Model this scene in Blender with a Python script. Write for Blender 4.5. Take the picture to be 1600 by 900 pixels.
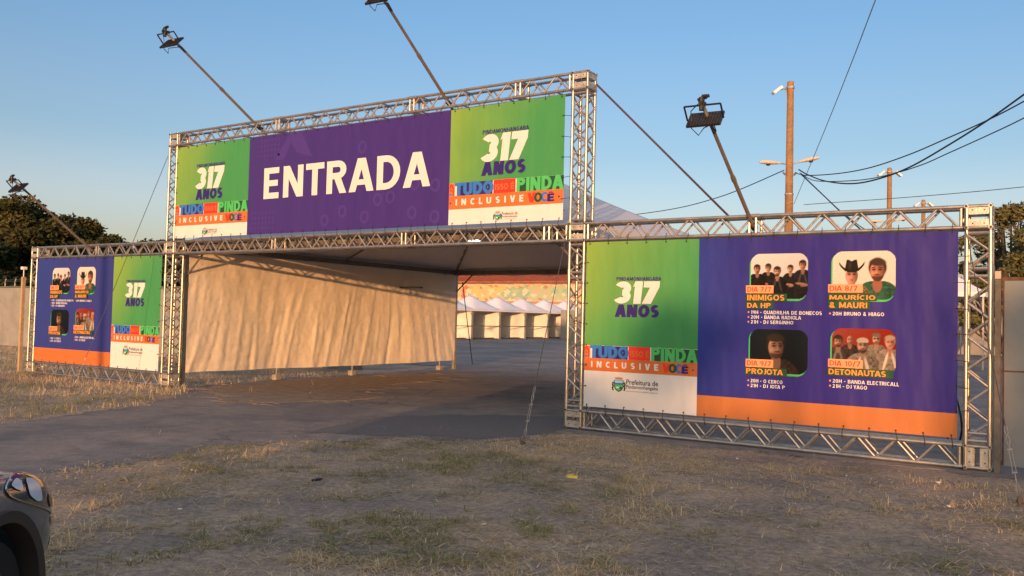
import bpy, bmesh, math, random
import numpy as np
from mathutils import Vector, Matrix, noise
R = math.radians
random.seed(7)
for o in list(bpy.data.objects): bpy.data.objects.remove(o)
S = bpy.context.scene
COL = S.collection

# ------------------------------------------------------------------ camera
CAM = Vector((6.489, -11.5422, 1.6678))
F_PX, PITCH, ROLL, YAW = 1346.56, 0.0347, 0.0244, -0.5755
cd = bpy.data.cameras.new('camera'); cam = bpy.data.objects.new('camera', cd); COL.objects.link(cam)
fw = Vector((math.sin(YAW)*math.cos(PITCH), math.cos(YAW)*math.cos(PITCH), math.sin(PITCH)))
r0 = Vector((math.cos(YAW), -math.sin(YAW), 0)); u0 = r0.cross(fw)
rr = r0*math.cos(ROLL)+u0*math.sin(ROLL); uu = -r0*math.sin(ROLL)+u0*math.cos(ROLL)
M = Matrix(((rr.x, uu.x, -fw.x), (rr.y, uu.y, -fw.y), (rr.z, uu.z, -fw.z))).to_4x4(); M.translation = CAM
cam.matrix_world = M
cd.sensor_width = 36; cd.lens = F_PX/1600*36; cd.clip_end = 3000; cd.clip_start = .05
S.camera = cam
S.render.resolution_x = 1024; S.render.resolution_y = 576

# ------------------------------------------------------------------ light
SUN_AZ = math.atan(.40); SUN_EL = R(4.1)          # the sun stands low behind the camera, to the right
sdir = Vector((math.sin(SUN_AZ)*math.cos(SUN_EL), -math.cos(SUN_AZ)*math.cos(SUN_EL), math.sin(SUN_EL)))
ld = bpy.data.lights.new('sun', 'SUN'); ld.energy = 2.0; ld.angle = R(.5); ld.color = (1, .50, .22)
lo = bpy.data.objects.new('sun', ld); COL.objects.link(lo); lo.rotation_euler = sdir.to_track_quat('Z', 'Y').to_euler()
W = bpy.data.worlds.new('World'); S.world = W; W.use_nodes = True
wn = W.node_tree.nodes; wl = W.node_tree.links
sky = wn.new('ShaderNodeTexSky'); sky.sky_type = 'NISHITA'; sky.sun_disc = False
sky.sun_elevation = SUN_EL
sky.sun_rotation = math.atan2(sdir.x, sdir.y)
sky.altitude = 500; sky.air_density = 1.0; sky.dust_density = 3.6; sky.ozone_density = 2.3
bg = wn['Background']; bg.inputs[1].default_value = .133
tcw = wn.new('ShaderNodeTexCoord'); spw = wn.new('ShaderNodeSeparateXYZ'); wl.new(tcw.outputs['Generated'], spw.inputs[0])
rw = wn.new('ShaderNodeValToRGB'); rw.color_ramp.interpolation = 'EASE'      # pale dusk band low in the sky; zenith glow added to brighten the ground
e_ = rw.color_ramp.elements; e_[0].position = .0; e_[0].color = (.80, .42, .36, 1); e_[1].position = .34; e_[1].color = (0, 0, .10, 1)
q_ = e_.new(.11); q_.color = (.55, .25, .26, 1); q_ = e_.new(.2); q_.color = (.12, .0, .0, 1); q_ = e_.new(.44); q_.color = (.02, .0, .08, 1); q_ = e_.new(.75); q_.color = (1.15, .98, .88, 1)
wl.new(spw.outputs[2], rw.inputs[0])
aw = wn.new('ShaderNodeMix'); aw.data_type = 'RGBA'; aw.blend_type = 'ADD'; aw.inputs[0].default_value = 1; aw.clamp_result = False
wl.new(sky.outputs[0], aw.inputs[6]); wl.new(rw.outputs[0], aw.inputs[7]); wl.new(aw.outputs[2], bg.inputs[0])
S.view_settings.view_transform = 'Standard'; S.view_settings.look = 'None'; S.view_settings.gamma = 1
S.view_settings.use_curve_mapping = False
S.view_settings.exposure = 1.38

# ------------------------------------------------------------------ materials
MATS = {}
def mat(name, col, rough=.6, metal=0, var=0, vscale=3, bump=0, bscale=20, spec=.5, trans=0, coat=0, col2=None):
    if name in MATS: return MATS[name]
    m = bpy.data.materials.new(name); m.use_nodes = True; n = m.node_tree.nodes; l = m.node_tree.links
    b = n['Principled BSDF']; b.inputs['Base Color'].default_value = (*col, 1)
    b.inputs['Roughness'].default_value = rough; b.inputs['Metallic'].default_value = metal
    b.inputs['Specular IOR Level'].default_value = spec
    if coat: b.inputs['Coat Weight'].default_value = coat; b.inputs['Coat Roughness'].default_value = .05
    if trans: b.inputs['Transmission Weight'].default_value = trans
    tc = n.new('ShaderNodeTexCoord')
    if var or col2:
        nz = n.new('ShaderNodeTexNoise'); nz.inputs['Scale'].default_value = vscale; nz.inputs['Detail'].default_value = 8; nz.inputs['Roughness'].default_value = .65
        l.new(tc.outputs['Object'], nz.inputs['Vector'])
        rp = n.new('ShaderNodeValToRGB'); rp.color_ramp.elements[0].position = .32; rp.color_ramp.elements[1].position = .68
        c2 = col2 or tuple(min(1, c*(1+var)) for c in col); c1 = col if col2 else tuple(c*(1-var) for c in col)
        rp.color_ramp.elements[0].color = (*c1, 1); rp.color_ramp.elements[1].color = (*c2, 1)
        l.new(nz.outputs[0], rp.inputs[0]); l.new(rp.outputs[0], b.inputs['Base Color'])
        mr = n.new('ShaderNodeMapRange'); mr.inputs[3].default_value = max(.02, rough-.12); mr.inputs[4].default_value = min(1, rough+.12)
        l.new(nz.outputs[0], mr.inputs[0]); l.new(mr.outputs[0], b.inputs['Roughness'])
    if bump:
        nb = n.new('ShaderNodeTexNoise'); nb.inputs['Scale'].default_value = bscale; nb.inputs['Detail'].default_value = 6
        l.new(tc.outputs['Object'], nb.inputs['Vector'])
        bp = n.new('ShaderNodeBump'); bp.inputs['Strength'].default_value = min(1, bump); bp.inputs['Distance'].default_value = .02
        l.new(nb.outputs[0], bp.inputs['Height']); l.new(bp.outputs[0], b.inputs['Normal'])
    MATS[name] = m; return m

def vinyl(name, col, grad=None):
    """printed banner vinyl: satin, slightly rippled; grad = (col_top_left, x0, z0, x1, z1) is a printed gradient"""
    if name in MATS: return MATS[name]
    m = bpy.data.materials.new(name); m.use_nodes = True; n = m.node_tree.nodes; l = m.node_tree.links
    b = n['Principled BSDF']; b.inputs['Roughness'].default_value = .5; b.inputs['Specular IOR Level'].default_value = .25
    b.inputs['Base Color'].default_value = (*col, 1)
    tc = n.new('ShaderNodeTexCoord')
    if grad:
        sp = n.new('ShaderNodeSeparateXYZ'); l.new(tc.outputs['Object'], sp.inputs[0])
        c2, x0, z0, x1, z1 = grad
        dx, dz = x1-x0, z1-z0; L = dx*dx+dz*dz
        mx = n.new('ShaderNodeMath'); mx.operation = 'MULTIPLY'; mx.inputs[1].default_value = dx/L; l.new(sp.outputs[0], mx.inputs[0])
        mz = n.new('ShaderNodeMath'); mz.operation = 'MULTIPLY_ADD'; mz.inputs[1].default_value = dz/L; l.new(sp.outputs[2], mz.inputs[0]); l.new(mx.outputs[0], mz.inputs[2])
        sb = n.new('ShaderNodeMath'); sb.operation = 'SUBTRACT'; sb.inputs[1].default_value = (x0*dx+z0*dz)/L; l.new(mz.outputs[0], sb.inputs[0])
        nz0 = n.new('ShaderNodeTexNoise'); nz0.inputs['Scale'].default_value = .8; l.new(tc.outputs['Object'], nz0.inputs['Vector'])
        ad = n.new('ShaderNodeMath'); ad.operation = 'MULTIPLY_ADD'; ad.inputs[1].default_value = .5; l.new(nz0.outputs[0], ad.inputs[0]); l.new(sb.outputs[0], ad.inputs[2])
        rp = n.new('ShaderNodeValToRGB'); rp.color_ramp.interpolation = 'EASE'
        rp.color_ramp.elements[0].position = .15; rp.color_ramp.elements[0].color = (*c2, 1)
        rp.color_ramp.elements[1].position = 1.0; rp.color_ramp.elements[1].color = (*col, 1)
        l.new(ad.outputs[0], rp.inputs[0]); l.new(rp.outputs[0], b.inputs['Base Color'])
    mp = n.new('ShaderNodeMapping'); mp.inputs['Scale'].default_value = (1.6, 1, .5); l.new(tc.outputs['Object'], mp.inputs[0])
    nb = n.new('ShaderNodeTexNoise'); nb.inputs['Scale'].default_value = 1.3; nb.inputs['Detail'].default_value = 2.5; l.new(mp.outputs[0], nb.inputs['Vector'])
    nf = n.new('ShaderNodeTexNoise'); nf.inputs['Scale'].default_value = 9; nf.inputs['Detail'].default_value = 3; l.new(tc.outputs['Object'], nf.inputs['Vector'])
    mm = n.new('ShaderNodeMath'); mm.operation = 'MULTIPLY_ADD'; mm.inputs[1].default_value = .035; l.new(nf.outputs[0], mm.inputs[0]); l.new(nb.outputs[0], mm.inputs[2])
    bp = n.new('ShaderNodeBump'); bp.inputs['Strength'].default_value = .55; bp.inputs['Distance'].default_value = .09
    l.new(mm.outputs[0], bp.inputs['Height']); l.new(bp.outputs[0], b.inputs['Normal'])
    MATS[name] = m; return m

# ------------------------------------------------------------------ mesh builder
class MB:
    def __init__(s): s.v = []; s.f = []; s.m = []
    def add(s, vs, fs, mi=0):
        k = len(s.v); s.v += [tuple(v) for v in vs]; s.f += [tuple(i+k for i in f) for f in fs]; s.m += [mi]*len(fs)
    def box(s, c, d, rot=None, mi=0, bev=0):
        hx, hy, hz = d[0]/2, d[1]/2, d[2]/2
        P = [Vector((x*hx, y*hy, z*hz)) for x in (-1, 1) for y in (-1, 1) for z in (-1, 1)]
        if rot is not None: P = [rot @ p for p in P]
        P = [p+Vector(c) for p in P]
        s.add(P, [(0, 1, 3, 2), (4, 6, 7, 5), (0, 4, 5, 1), (2, 3, 7, 6), (0, 2, 6, 4), (1, 5, 7, 3)], mi)
    def tube(s, a, b, r, seg=8, r2=None, mi=0, caps=True):
        a = Vector(a); b = Vector(b); d = (b-a)
        if d.length < 1e-6: return
        q = d.to_track_quat('Z', 'Y'); r2 = r if r2 is None else r2
        P = []
        for c, rad in ((a, r), (b, r2)):
            for i in range(seg):
                t = 2*math.pi*i/seg; P.append(c+q @ Vector((rad*math.cos(t), rad*math.sin(t), 0)))
        F = [(i, (i+1) % seg, seg+(i+1) % seg, seg+i) for i in range(seg)]
        if caps: F += [tuple(range(seg))[::-1], tuple(range(seg, 2*seg))]
        s.add(P, F, mi)
    def path(s, pts, r, seg=6, mi=0, rs=None):
        pts = [Vector(p) for p in pts]; n = len(pts); P = []
        ref = Vector((0.13, .21, .97))
        for i, p in enumerate(pts):
            d = (pts[min(i+1, n-1)]-pts[max(i-1, 0)]).normalized()
            a = d.cross(ref); 
            if a.length < 1e-3: a = d.cross(Vector((1, 0, 0)))
            a.normalize(); b = d.cross(a); rad = rs[i] if rs else r
            for k in range(seg):
                t = 2*math.pi*k/seg; P.append(p+a*rad*math.cos(t)+b*rad*math.sin(t))
        F = [(i*seg+k, i*seg+(k+1) % seg, (i+1)*seg+(k+1) % seg, (i+1)*seg+k) for i in range(n-1) for k in range(seg)]
        F += [tuple(range(seg)), tuple(range((n-1)*seg, n*seg))[::-1]]
        s.add(P, F, mi)
    def lathe(s, c, prof, seg=16, mi=0, ax=None):
        P = []; q = Vector(ax).to_track_quat('Z', 'Y') if ax else None
        for (r, z) in prof:
            for i in range(seg):
                t = 2*math.pi*i/seg; p = Vector((r*math.cos(t), r*math.sin(t), z))
                P.append(Vector(c)+(q @ p if q else p))
        F = [(j*seg+i, j*seg+(i+1) % seg, (j+1)*seg+(i+1) % seg, (j+1)*seg+i) for j in range(len(prof)-1) for i in range(seg)]
        s.add(P, F, mi)
    def build(s, name, mats, parent=None, smooth=False, loc=None):
        me = bpy.data.meshes.new(name); me.from_pydata(s.v, [], s.f)
        if not isinstance(mats, (list, tuple)): mats = [mats]
        for m in mats: me.materials.append(m)
        me.polygons.foreach_set('material_index', s.m)
        me.update()
        if smooth: me.polygons.foreach_set('use_smooth', [True]*len(me.polygons)); 
        o = bpy.data.objects.new(name, me); COL.objects.link(o)
        if parent: o.parent = parent
        if loc: o.location = loc
        if smooth and smooth != 'all':
            try: me.set_sharp_from_angle(angle=R(40))
            except Exception: pass
        return o
def empty(name, loc=(0, 0, 0), rz=0):
    o = bpy.data.objects.new(name, None); COL.objects.link(o); o.location = loc; o.rotation_euler = (0, 0, rz); o.empty_display_size = .3; return o
def tag(o, label=None, cat=None, group=None, kind=None):
    if label: o['label'] = label
    if cat: o['category'] = cat
    if group: o['group'] = group
    if kind: o['kind'] = kind
    return o
def kids(o): return [c for c in bpy.data.objects if c.parent == o]
def dup(o, parent=None, tree=None):
    c = o.copy(); COL.objects.link(c); c.parent = parent
    for ch in kids(o): dup(ch, c)
    return c

# numpy value noise
def vnoise(x, y, sc, seed=0):
    x = np.asarray(x)*sc; y = np.asarray(y)*sc
    xi = np.floor(x).astype(np.int64); yi = np.floor(y).astype(np.int64); xf = x-xi; yf = y-yi
    def h(a, b):
        n = (a*374761393+b*668265263+seed*982451653) & 0x7fffffff
        n = ((n ^ (n >> 13))*1274126177) & 0x7fffffff
        n = n ^ (n >> 16)
        return (n & 0xffff)/65535.
    u = xf*xf*(3-2*xf); v = yf*yf*(3-2*yf)
    return (h(xi, yi)*(1-u)+h(xi+1, yi)*u)*(1-v)+(h(xi, yi+1)*(1-u)+h(xi+1, yi+1)*u)*v
def fbm(x, y, sc, seed=0, o=4):
    t = 0; a = .5; s = 0
    for i in range(o): t = t+a*vnoise(x, y, sc*2**i, seed+i*17); s += a; a *= .55
    return t/s
def gh(x, y):   # ground height
    near = np.clip(1-(np.hypot(np.asarray(x)-2, np.asarray(y)+6)-14)/10, 0, 1)
    return np.clip((-.004+.07*(fbm(x, y, .9, 3, 4)-.5)+.014*(fbm(x, y, 9, 5, 2)-.5)), -.022, .001)*near-.02*(1-near)

# ------------------------------------------------------------------ setting: ground, asphalt
def lin(a, b, s): return np.arange(a, b, s)
xs = np.concatenate([-np.geomspace(1500, 36, 16), lin(-34, -12, .8), lin(-12, 9, .11), 9+np.geomspace(.3, 1500, 30)])
ys = np.concatenate([-np.geomspace(1500, 11, 26), lin(-10, 1, .11), 1+np.geomspace(.3, 1500, 34)])
X, Y = np.meshgrid(xs, ys); Z = gh(X, Y)
nx, ny = len(xs), len(ys)
V = np.stack([X.ravel(), Y.ravel(), Z.ravel()], 1)
ii = (np.arange(ny-1)[:, None]*nx+np.arange(nx-1)[None]).ravel()
Fq = np.stack([ii, ii+1, ii+nx+1, ii+nx], 1)
me = bpy.data.meshes.new('ground'); me.from_pydata(V.tolist(), [], Fq.tolist()); me.polygons.foreach_set('use_smooth', [True]*len(me.polygons))
g = bpy.data.objects.new('ground', me); COL.objects.link(g); tag(g, kind='structure')
def ground_mat():
    m = bpy.data.materials.new('dry_soil'); m.use_nodes = True; n = m.node_tree.nodes; l = m.node_tree.links; b = n['Principled BSDF']
    tc = n.new('ShaderNodeTexCoord')
    def nz(s, d=6, r=.6):
        t = n.new('ShaderNodeTexNoise'); t.inputs['Scale'].default_value = s; t.inputs['Detail'].default_value = d; t.inputs['Roughness'].default_value = r; l.new(tc.outputs['Object'], t.inputs['Vector']); return t
    def ramp(src, p0, c0, p1, c1):
        r = n.new('ShaderNodeValToRGB'); r.color_ramp.elements[0].position = p0; r.color_ramp.elements[0].color = (*c0, 1); r.color_ramp.elements[1].position = p1; r.color_ramp.elements[1].color = (*c1, 1); l.new(src, r.inputs[0]); return r
    a = nz(1.1); c = nz(16, 8, .7); f = nz(140, 3, .7)
    r1 = ramp(a.outputs[0], .38, (.31, .27, .245), .62, (.50, .40, .32))
    r2 = ramp(c.outputs[0], .35, (.6, .6, .6), .65, (1.25, 1.2, 1.1))
    mx = n.new('ShaderNodeMix'); mx.data_type = 'RGBA'; mx.blend_type = 'MULTIPLY'; mx.inputs[0].default_value = 1; l.new(r1.outputs[0], mx.inputs[6]); l.new(r2.outputs[0], mx.inputs[7])
    r3 = ramp(f.outputs[0], .42, (.7, .7, .7), .66, (1.5, 1.45, 1.35))
    my = n.new('ShaderNodeMix'); my.data_type = 'RGBA'; my.blend_type = 'MULTIPLY'; my.inputs[0].default_value = .8; l.new(mx.outputs[2], my.inputs[6]); l.new(r3.outputs[0], my.inputs[7])
    l.new(my.outputs[2], b.inputs['Base Color']); b.inputs['Roughness'].default_value = .95; b.inputs['Specular IOR Level'].default_value = .15
    ad = n.new('ShaderNodeMath'); ad.operation = 'MULTIPLY_ADD'; ad.inputs[1].default_value = .25; l.new(f.outputs[0], ad.inputs[0]); l.new(c.outputs[0], ad.inputs[2])
    bp = n.new('ShaderNodeBump'); bp.inputs['Strength'].default_value = 1; bp.inputs['Distance'].default_value = .035; l.new(ad.outputs[0], bp.inputs['Height']); l.new(bp.outputs[0], b.inputs['Normal'])
    return m
g.data.materials.append(ground_mat())

def asphalt_mat():
    m = bpy.data.materials.new('worn_asphalt'); m.use_nodes = True; n = m.node_tree.nodes; l = m.node_tree.links; b = n['Principled BSDF']
    tc = n.new('ShaderNodeTexCoord')
    def nz(s, d=6, r=.6):
        t = n.new('ShaderNodeTexNoise'); t.inputs['Scale'].default_value = s; t.inputs['Detail'].default_value = d; t.inputs['Roughness'].default_value = r; l.new(tc.outputs['Object'], t.inputs['Vector']); return t
    def ramp(src, p0, c0, p1, c1):
        r = n.new('ShaderNodeValToRGB'); r.color_ramp.elements[0].position = p0; r.color_ramp.elements[0].color = (*c0, 1); r.color_ramp.elements[1].position = p1; r.color_ramp.elements[1].color = (*c1, 1); l.new(src, r.inputs[0]); return r
    def mul(a, c, k=1):
        x = n.new('ShaderNodeMix'); x.data_type = 'RGBA'; x.blend_type = 'MULTIPLY'; x.inputs[0].default_value = k; l.new(a, x.inputs[6]); l.new(c, x.inputs[7]); return x.outputs[2]
    a = nz(.35, 7, .62); c = nz(4, 8, .7); f = nz(110, 4, .8)
    r1 = ramp(a.outputs[0], .42, (.18, .172, .175), .6, (.285, .248, .225))
    r2 = ramp(c.outputs[0], .3, (.78, .78, .78), .7, (1.2, 1.17, 1.12))
    r3 = ramp(f.outputs[0], .4, (.6, .6, .6), .7, (1.7, 1.65, 1.6))
    dn = nz(1.3, 5, .6); va = n.new('ShaderNodeVectorMath'); va.operation = 'MULTIPLY_ADD'; va.inputs[1].default_value = (.9, .9, .9); l.new(dn.outputs[1], va.inputs[0]); l.new(tc.outputs['Object'], va.inputs[2])
    vo = n.new('ShaderNodeTexVoronoi'); vo.feature = 'DISTANCE_TO_EDGE'; vo.inputs['Scale'].default_value = .45; l.new(va.outputs[0], vo.inputs['Vector'])
    ck = ramp(vo.outputs[0], .0, (.45, .43, .42), .012, (1, 1, 1)); st = ramp(nz(.9, 3, .5).outputs[0], .30, (.72, .72, .74), .45, (1, 1, 1))
    cm = n.new('ShaderNodeMix'); cm.data_type = 'RGBA'; l.new(ramp(nz(.25, 2, .5).outputs[0], .48, (0, 0, 0), .55, (1, 1, 1)).outputs[0], cm.inputs[0]); cm.inputs[6].default_value = (1, 1, 1, 1); l.new(ck.outputs[0], cm.inputs[7])
    l.new(mul(mul(mul(mul(r1.outputs[0], r2.outputs[0]), r3.outputs[0], .8), cm.outputs[2]), st.outputs[0]), b.inputs['Base Color'])
    b.inputs['Roughness'].default_value = .9; b.inputs['Specular IOR Level'].default_value = .25
    bp = n.new('ShaderNodeBump'); bp.inputs['Strength'].default_value = .7; bp.inputs['Distance'].default_value = .008; l.new(f.outputs[0], bp.inputs['Height']); l.new(bp.outputs[0], b.inputs['Normal'])
    return m
AS = asphalt_mat()
def sheet(name, outline, z, material, amp=.12, closed_far=None):
    """a thin sheet with a ragged outline; outline points flagged 1 are near and get broken edges"""
    pts = []
    n = len(outline)
    for i in range(n):
        x0, y0, k0 = outline[i]; x1, y1, k1 = outline[(i+1) % n]
        L = math.hypot(x1-x0, y1-y0); m_ = max(1, int(L/.05)) if (k0 and k1) else 1
        for j in range(m_):
            t = j/m_; x = x0+(x1-x0)*t; y = y0+(y1-y0)*t
            if k0 and k1:
                v = noise.fractal(Vector((x*1.6, y*1.6, 3.3)), .7, 2.1, 7)
                w = noise.fractal(Vector((x*1.6, y*1.6, 9.3)), .7, 2.1, 7)
                x += amp*2.2*v; y += amp*2.2*w
            pts.append((x, y))
    from mathutils.geometry import delaunay_2d_cdt
    nn_ = len(pts); vv, _, ff, *_r = delaunay_2d_cdt([Vector(p) for p in pts], [], [list(range(nn_))], 1, 1e-5)
    b = MB(); b.add([(p.x, p.y, z) for p in vv], [tuple(f) for f in ff])
    if amp > .1: b.add([(x, y, z-.0005) for x, y in pts]+[(x, y, z-.06) for x, y in pts], [(i, (i+1) % nn_, nn_+(i+1) % nn_, nn_+i) for i in range(nn_)])
    o = b.build(name, material); 
    bm = bmesh.new(); bm.from_mesh(o.data); bmesh.ops.recalc_face_normals(bm, faces=bm.faces)
    if bm.faces and sum(f.normal.z*f.calc_area() for f in bm.faces) < 0: bmesh.ops.reverse_faces(bm, faces=bm.faces)
    bm.to_mesh(o.data); bm.free()
    return tag(o, kind='structure')
EDGE_N = [(-.9, -12.5, 1), (-1.9, -9.5, 1), (-2.15, -7.5, 1), (-2.09, -6.18, 1), (-2.27, -4.67, 1), (-2.0, -3.6, 1), (-1.45, -2.8, 1), (-.5, -2.3, 1), (.25, -1.5, 1), (.1, -.55, 1), (.8, -.42, 1), (1.8, -.36, 1), (3.8, -.25, 1), (5.6, -.35, 1), (6.4, -.2, 1), (9, -.1, 1)]
EDGE_F = [(-9.6, .3, 1), (-8.9, -.1, 1), (-8.2, -.7, 1), (-7.5, -1.8, 1), (-7.0, -2.6, 1), (-6.6, -3.7, 1), (-6.1, -5.1, 1), (-5.4, -7.2, 1), (-4.6, -9.5, 1), (-3.7, -12.5, 1)]
sheet('asphalt_road', EDGE_N+[(40, 0, 0), (40, 100, 0), (-60, 100, 0), (-60, 12, 0), (-11, 11.5, 1), (-10.2, 8, 1), (-10, 3, 1)]+EDGE_F+[(3, -40, 0), (8, -40, 0)], .005, AS)
# darker asphalt patch and dusty drift by the gate opening
sheet('asphalt_patch', [(-2.35, -3.0, 1), (-2.9, -1.6, 1), (-2.75, -.7, 1), (-2.2, .3, 1), (-1.0, 1.2, 1), (.1, 1.6, 1), (.1, -.4, 1), (.05, -1.3, 1), (-.55, -2.0, 1), (-1.4, -2.5, 1)], .009,
      mat('fresh_asphalt', (.15, .142, .143), .9, var=.25, vscale=30, bump=.6, bscale=120, spec=.25), amp=.07)
sheet('dirt_drift', [(-9.2, .6, 1), (-6.9, -1.1, 1), (-5.2, -.8, 1), (-5.4, 1.6, 1), (-6.6, 3.2, 1), (-7.4, 6.8, 1), (-8.9, 8.2, 1), (-9.5, 6.0, 1)], .0095,
      mat('dusty_soil', (.28, .22, .17), .97, var=.3, vscale=5, bump=.7, bscale=60, spec=.1), amp=.35)

# ------------------------------------------------------------------ truss gantry
ALU = mat('aluminium_tube', (.44, .40, .35), .36, .85, var=.16, vscale=9, bump=.05, bscale=60)
ALU_W = mat('aluminium_lacing', (.44, .40, .35), .4, .8, var=.18, vscale=14)
PLATE = mat('gusset_plate', (.5, .46, .40), .5, .6, var=.3, vscale=11, bump=.2, bscale=40)
HOLE = mat('bolt_black', (.02, .02, .02), .6)
TR = .025; SQ = .3
gantry = tag(empty('truss_gantry', (-4.7, .15, 0)), 'silver box truss arch carrying the ENTRADA banner, with a lower wing each side', 'truss')
G0 = Vector((-4.7, .15, 0))
def truss(name, a, b, up=Vector((0, 0, 1)), flip=0, couplings=()):
    """box truss: a,b are the centres of its ends; chords in one mesh, lacing as a sub-part"""
    a = Vector(a)-G0; b = Vector(b)-G0; d = (b-a); L = d.length; d.normalize()
    s = Vector((0, 1, 0)); t = d.cross(s).normalized()
    h = SQ/2-TR
    cs = [(-1, -1), (1, -1), (1, 1), (-1, 1)]
    m = MB(); w = MB()
    for (i, j) in cs: m.tube(a+s*h*i+t*h*j, b+s*h*i+t*h*j, TR, 12)
    n = max(2, int(round(L/.235))); n += n % 2
    e = .05
    for q in range(4):
        (i0, j0), (i1, j1) = cs[q], cs[(q+1) % 4]
        if name == 'truss_beam' and q in (0, 2):
            for k in range(1, n, 4):
                tt = e+(L-2*e)*k/n; w.tube(a+d*tt+s*h*i0+t*h*j0, a+d*tt+s*h*i1+t*h*j1, .0145, 8, caps=False)
        for k in range(0 if (name == 'truss_beam' and q in (0, 2)) else n):
            t0 = e+(L-2*e)*k/n; t1 = e+(L-2*e)*(k+1)/n
            A, B = ((i0, j0), (i1, j1)) if (k+q//2+flip) % 2 == 0 else ((i1, j1), (i0, j0))
            w.tube(a+d*t0+s*h*A[0]+t*h*A[1], a+d*t1+s*h*B[0]+t*h*B[1], .0145, 8, caps=False)
        for tt in (0.03, L-.03):
            w.tube(a+d*tt+s*h*i0+t*h*j0, a+d*tt+s*h*i1+t*h*j1, .018, 8, caps=False)
        for cpl in couplings:
            for dd in (-.045, .045):
                w.tube(a+d*(cpl+dd)+s*h*i0+t*h*j0, a+d*(cpl+dd)+s*h*i1+t*h*j1, .02, 8, caps=False)
        for cpl in couplings:
            m.tube(a+d*(cpl-.09)+s*h*i0+t*h*j0, a+d*(cpl+.09)+s*h*i0+t*h*j0, TR+.007, 10)
    o = m.build(name, ALU, gantry, True); w.build('lacing', ALU_W, o, True)
    return o
def corner(c, plates='yx', vertical=True):
    c = Vector(c)-G0; m = MB(); h = SQ/2-TR
    P = [Vector((x, y, z))*h for x in (-1, 1) for y in (-1, 1) for z in (-1, 1)]
    for i in range(8):
        for j in range(i+1, 8):
            if abs((P[i]-P[j]).length-2*h) < 1e-4: m.tube(c+P[i]-(P[j]-P[i])*.1, c+P[j]+(P[j]-P[i])*.1, TR, 10)
    for x in (-1, 1):
        for z in (-1, 1):
            m.tube(c+Vector((x*(h+.004), -SQ/2-.006, z*(h+.004))), c+Vector((x*(h+.004), -SQ/2+.01, z*(h+.004))), .014, 8, mi=1)
    o = m.build('corner_block', [ALU, HOLE], gantry, True)
    w = .105; e = h-.004; ch = .03
    for ax, sg in [(a_, s_) for a_ in plates for s_ in (-1, 1)]:
        for k in (-1, 1):
            p = MB()
            lo_, hi_ = .028, .028+w
            oc = [(-h+ch, lo_), (h-ch, lo_), (h, lo_+.01), (h, hi_-ch*1.4), (h-ch*1.4, hi_), (-h+ch*1.4, hi_), (-h, hi_-ch*1.4), (-h, lo_+.01)]
            pts2 = [(u, v*k) for u, v in oc]
            n_ = len(pts2); q0 = SQ/2-.018; q1 = SQ/2-.006
            def mk(u, v, dd):
                if not vertical: u, v = v, u
                return c+(Vector((u, sg*dd, v)) if ax == 'y' else Vector((sg*dd, u, v)))
            p.add([mk(u, v, q0) for u, v in pts2]+[mk(u, v, q1) for u, v in pts2], [tuple(range(n_)), tuple(range(n_, 2*n_))]+[(i, (i+1) % n_, n_+(i+1) % n_, n_+i) for i in range(n_)])
            for u in (-.06, .06):
                A = mk(u, k*(lo_+w/2), q1-.004); B = mk(u, k*(lo_+w/2), q1+.003); p.tube(A, B, .009, 8, mi=1)
            pl = p.build('plate', [PLATE, HOLE], o)
XL, XT, X0, XR = -15.42, -10.0, 0., 5.42
H1, H2 = 3.156, 5.5; z1 = H1-SQ/2; z2 = H2-SQ/2; zb = SQ/2+.012; hy = .15
for x, zs in ((XL, (zb, z1)), (XT, (zb, z1, z2)), (X0, (zb, z1, z2)), (XR, (zb, z1))):
    for i, z in enumerate(zs):
        corner((x+.15, hy, z), vertical=not (x == XR and i == 0))
        if i: truss('truss_column', (x+.15, hy, zs[i-1]+.15+.012), (x+.15, hy, z-.15-.012), flip=i, couplings=([.07, 2.02] if zs[i-1] == zb else []))
for (xa, xb, z, cp) in ((XL, XT, z1, [2.55]), (XT, X0, z1, [3.1, 6.4, 9.3]), (X0, XR, z1, [2.55]), (XL, XT, zb, []), (X0, XR, zb, []), (XT, X0, z2, [3.1, 6.5, 8.7])):
    truss('truss_beam', (xa+.3+.008, hy, z), (xb-.008, hy, z), couplings=cp)

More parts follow.
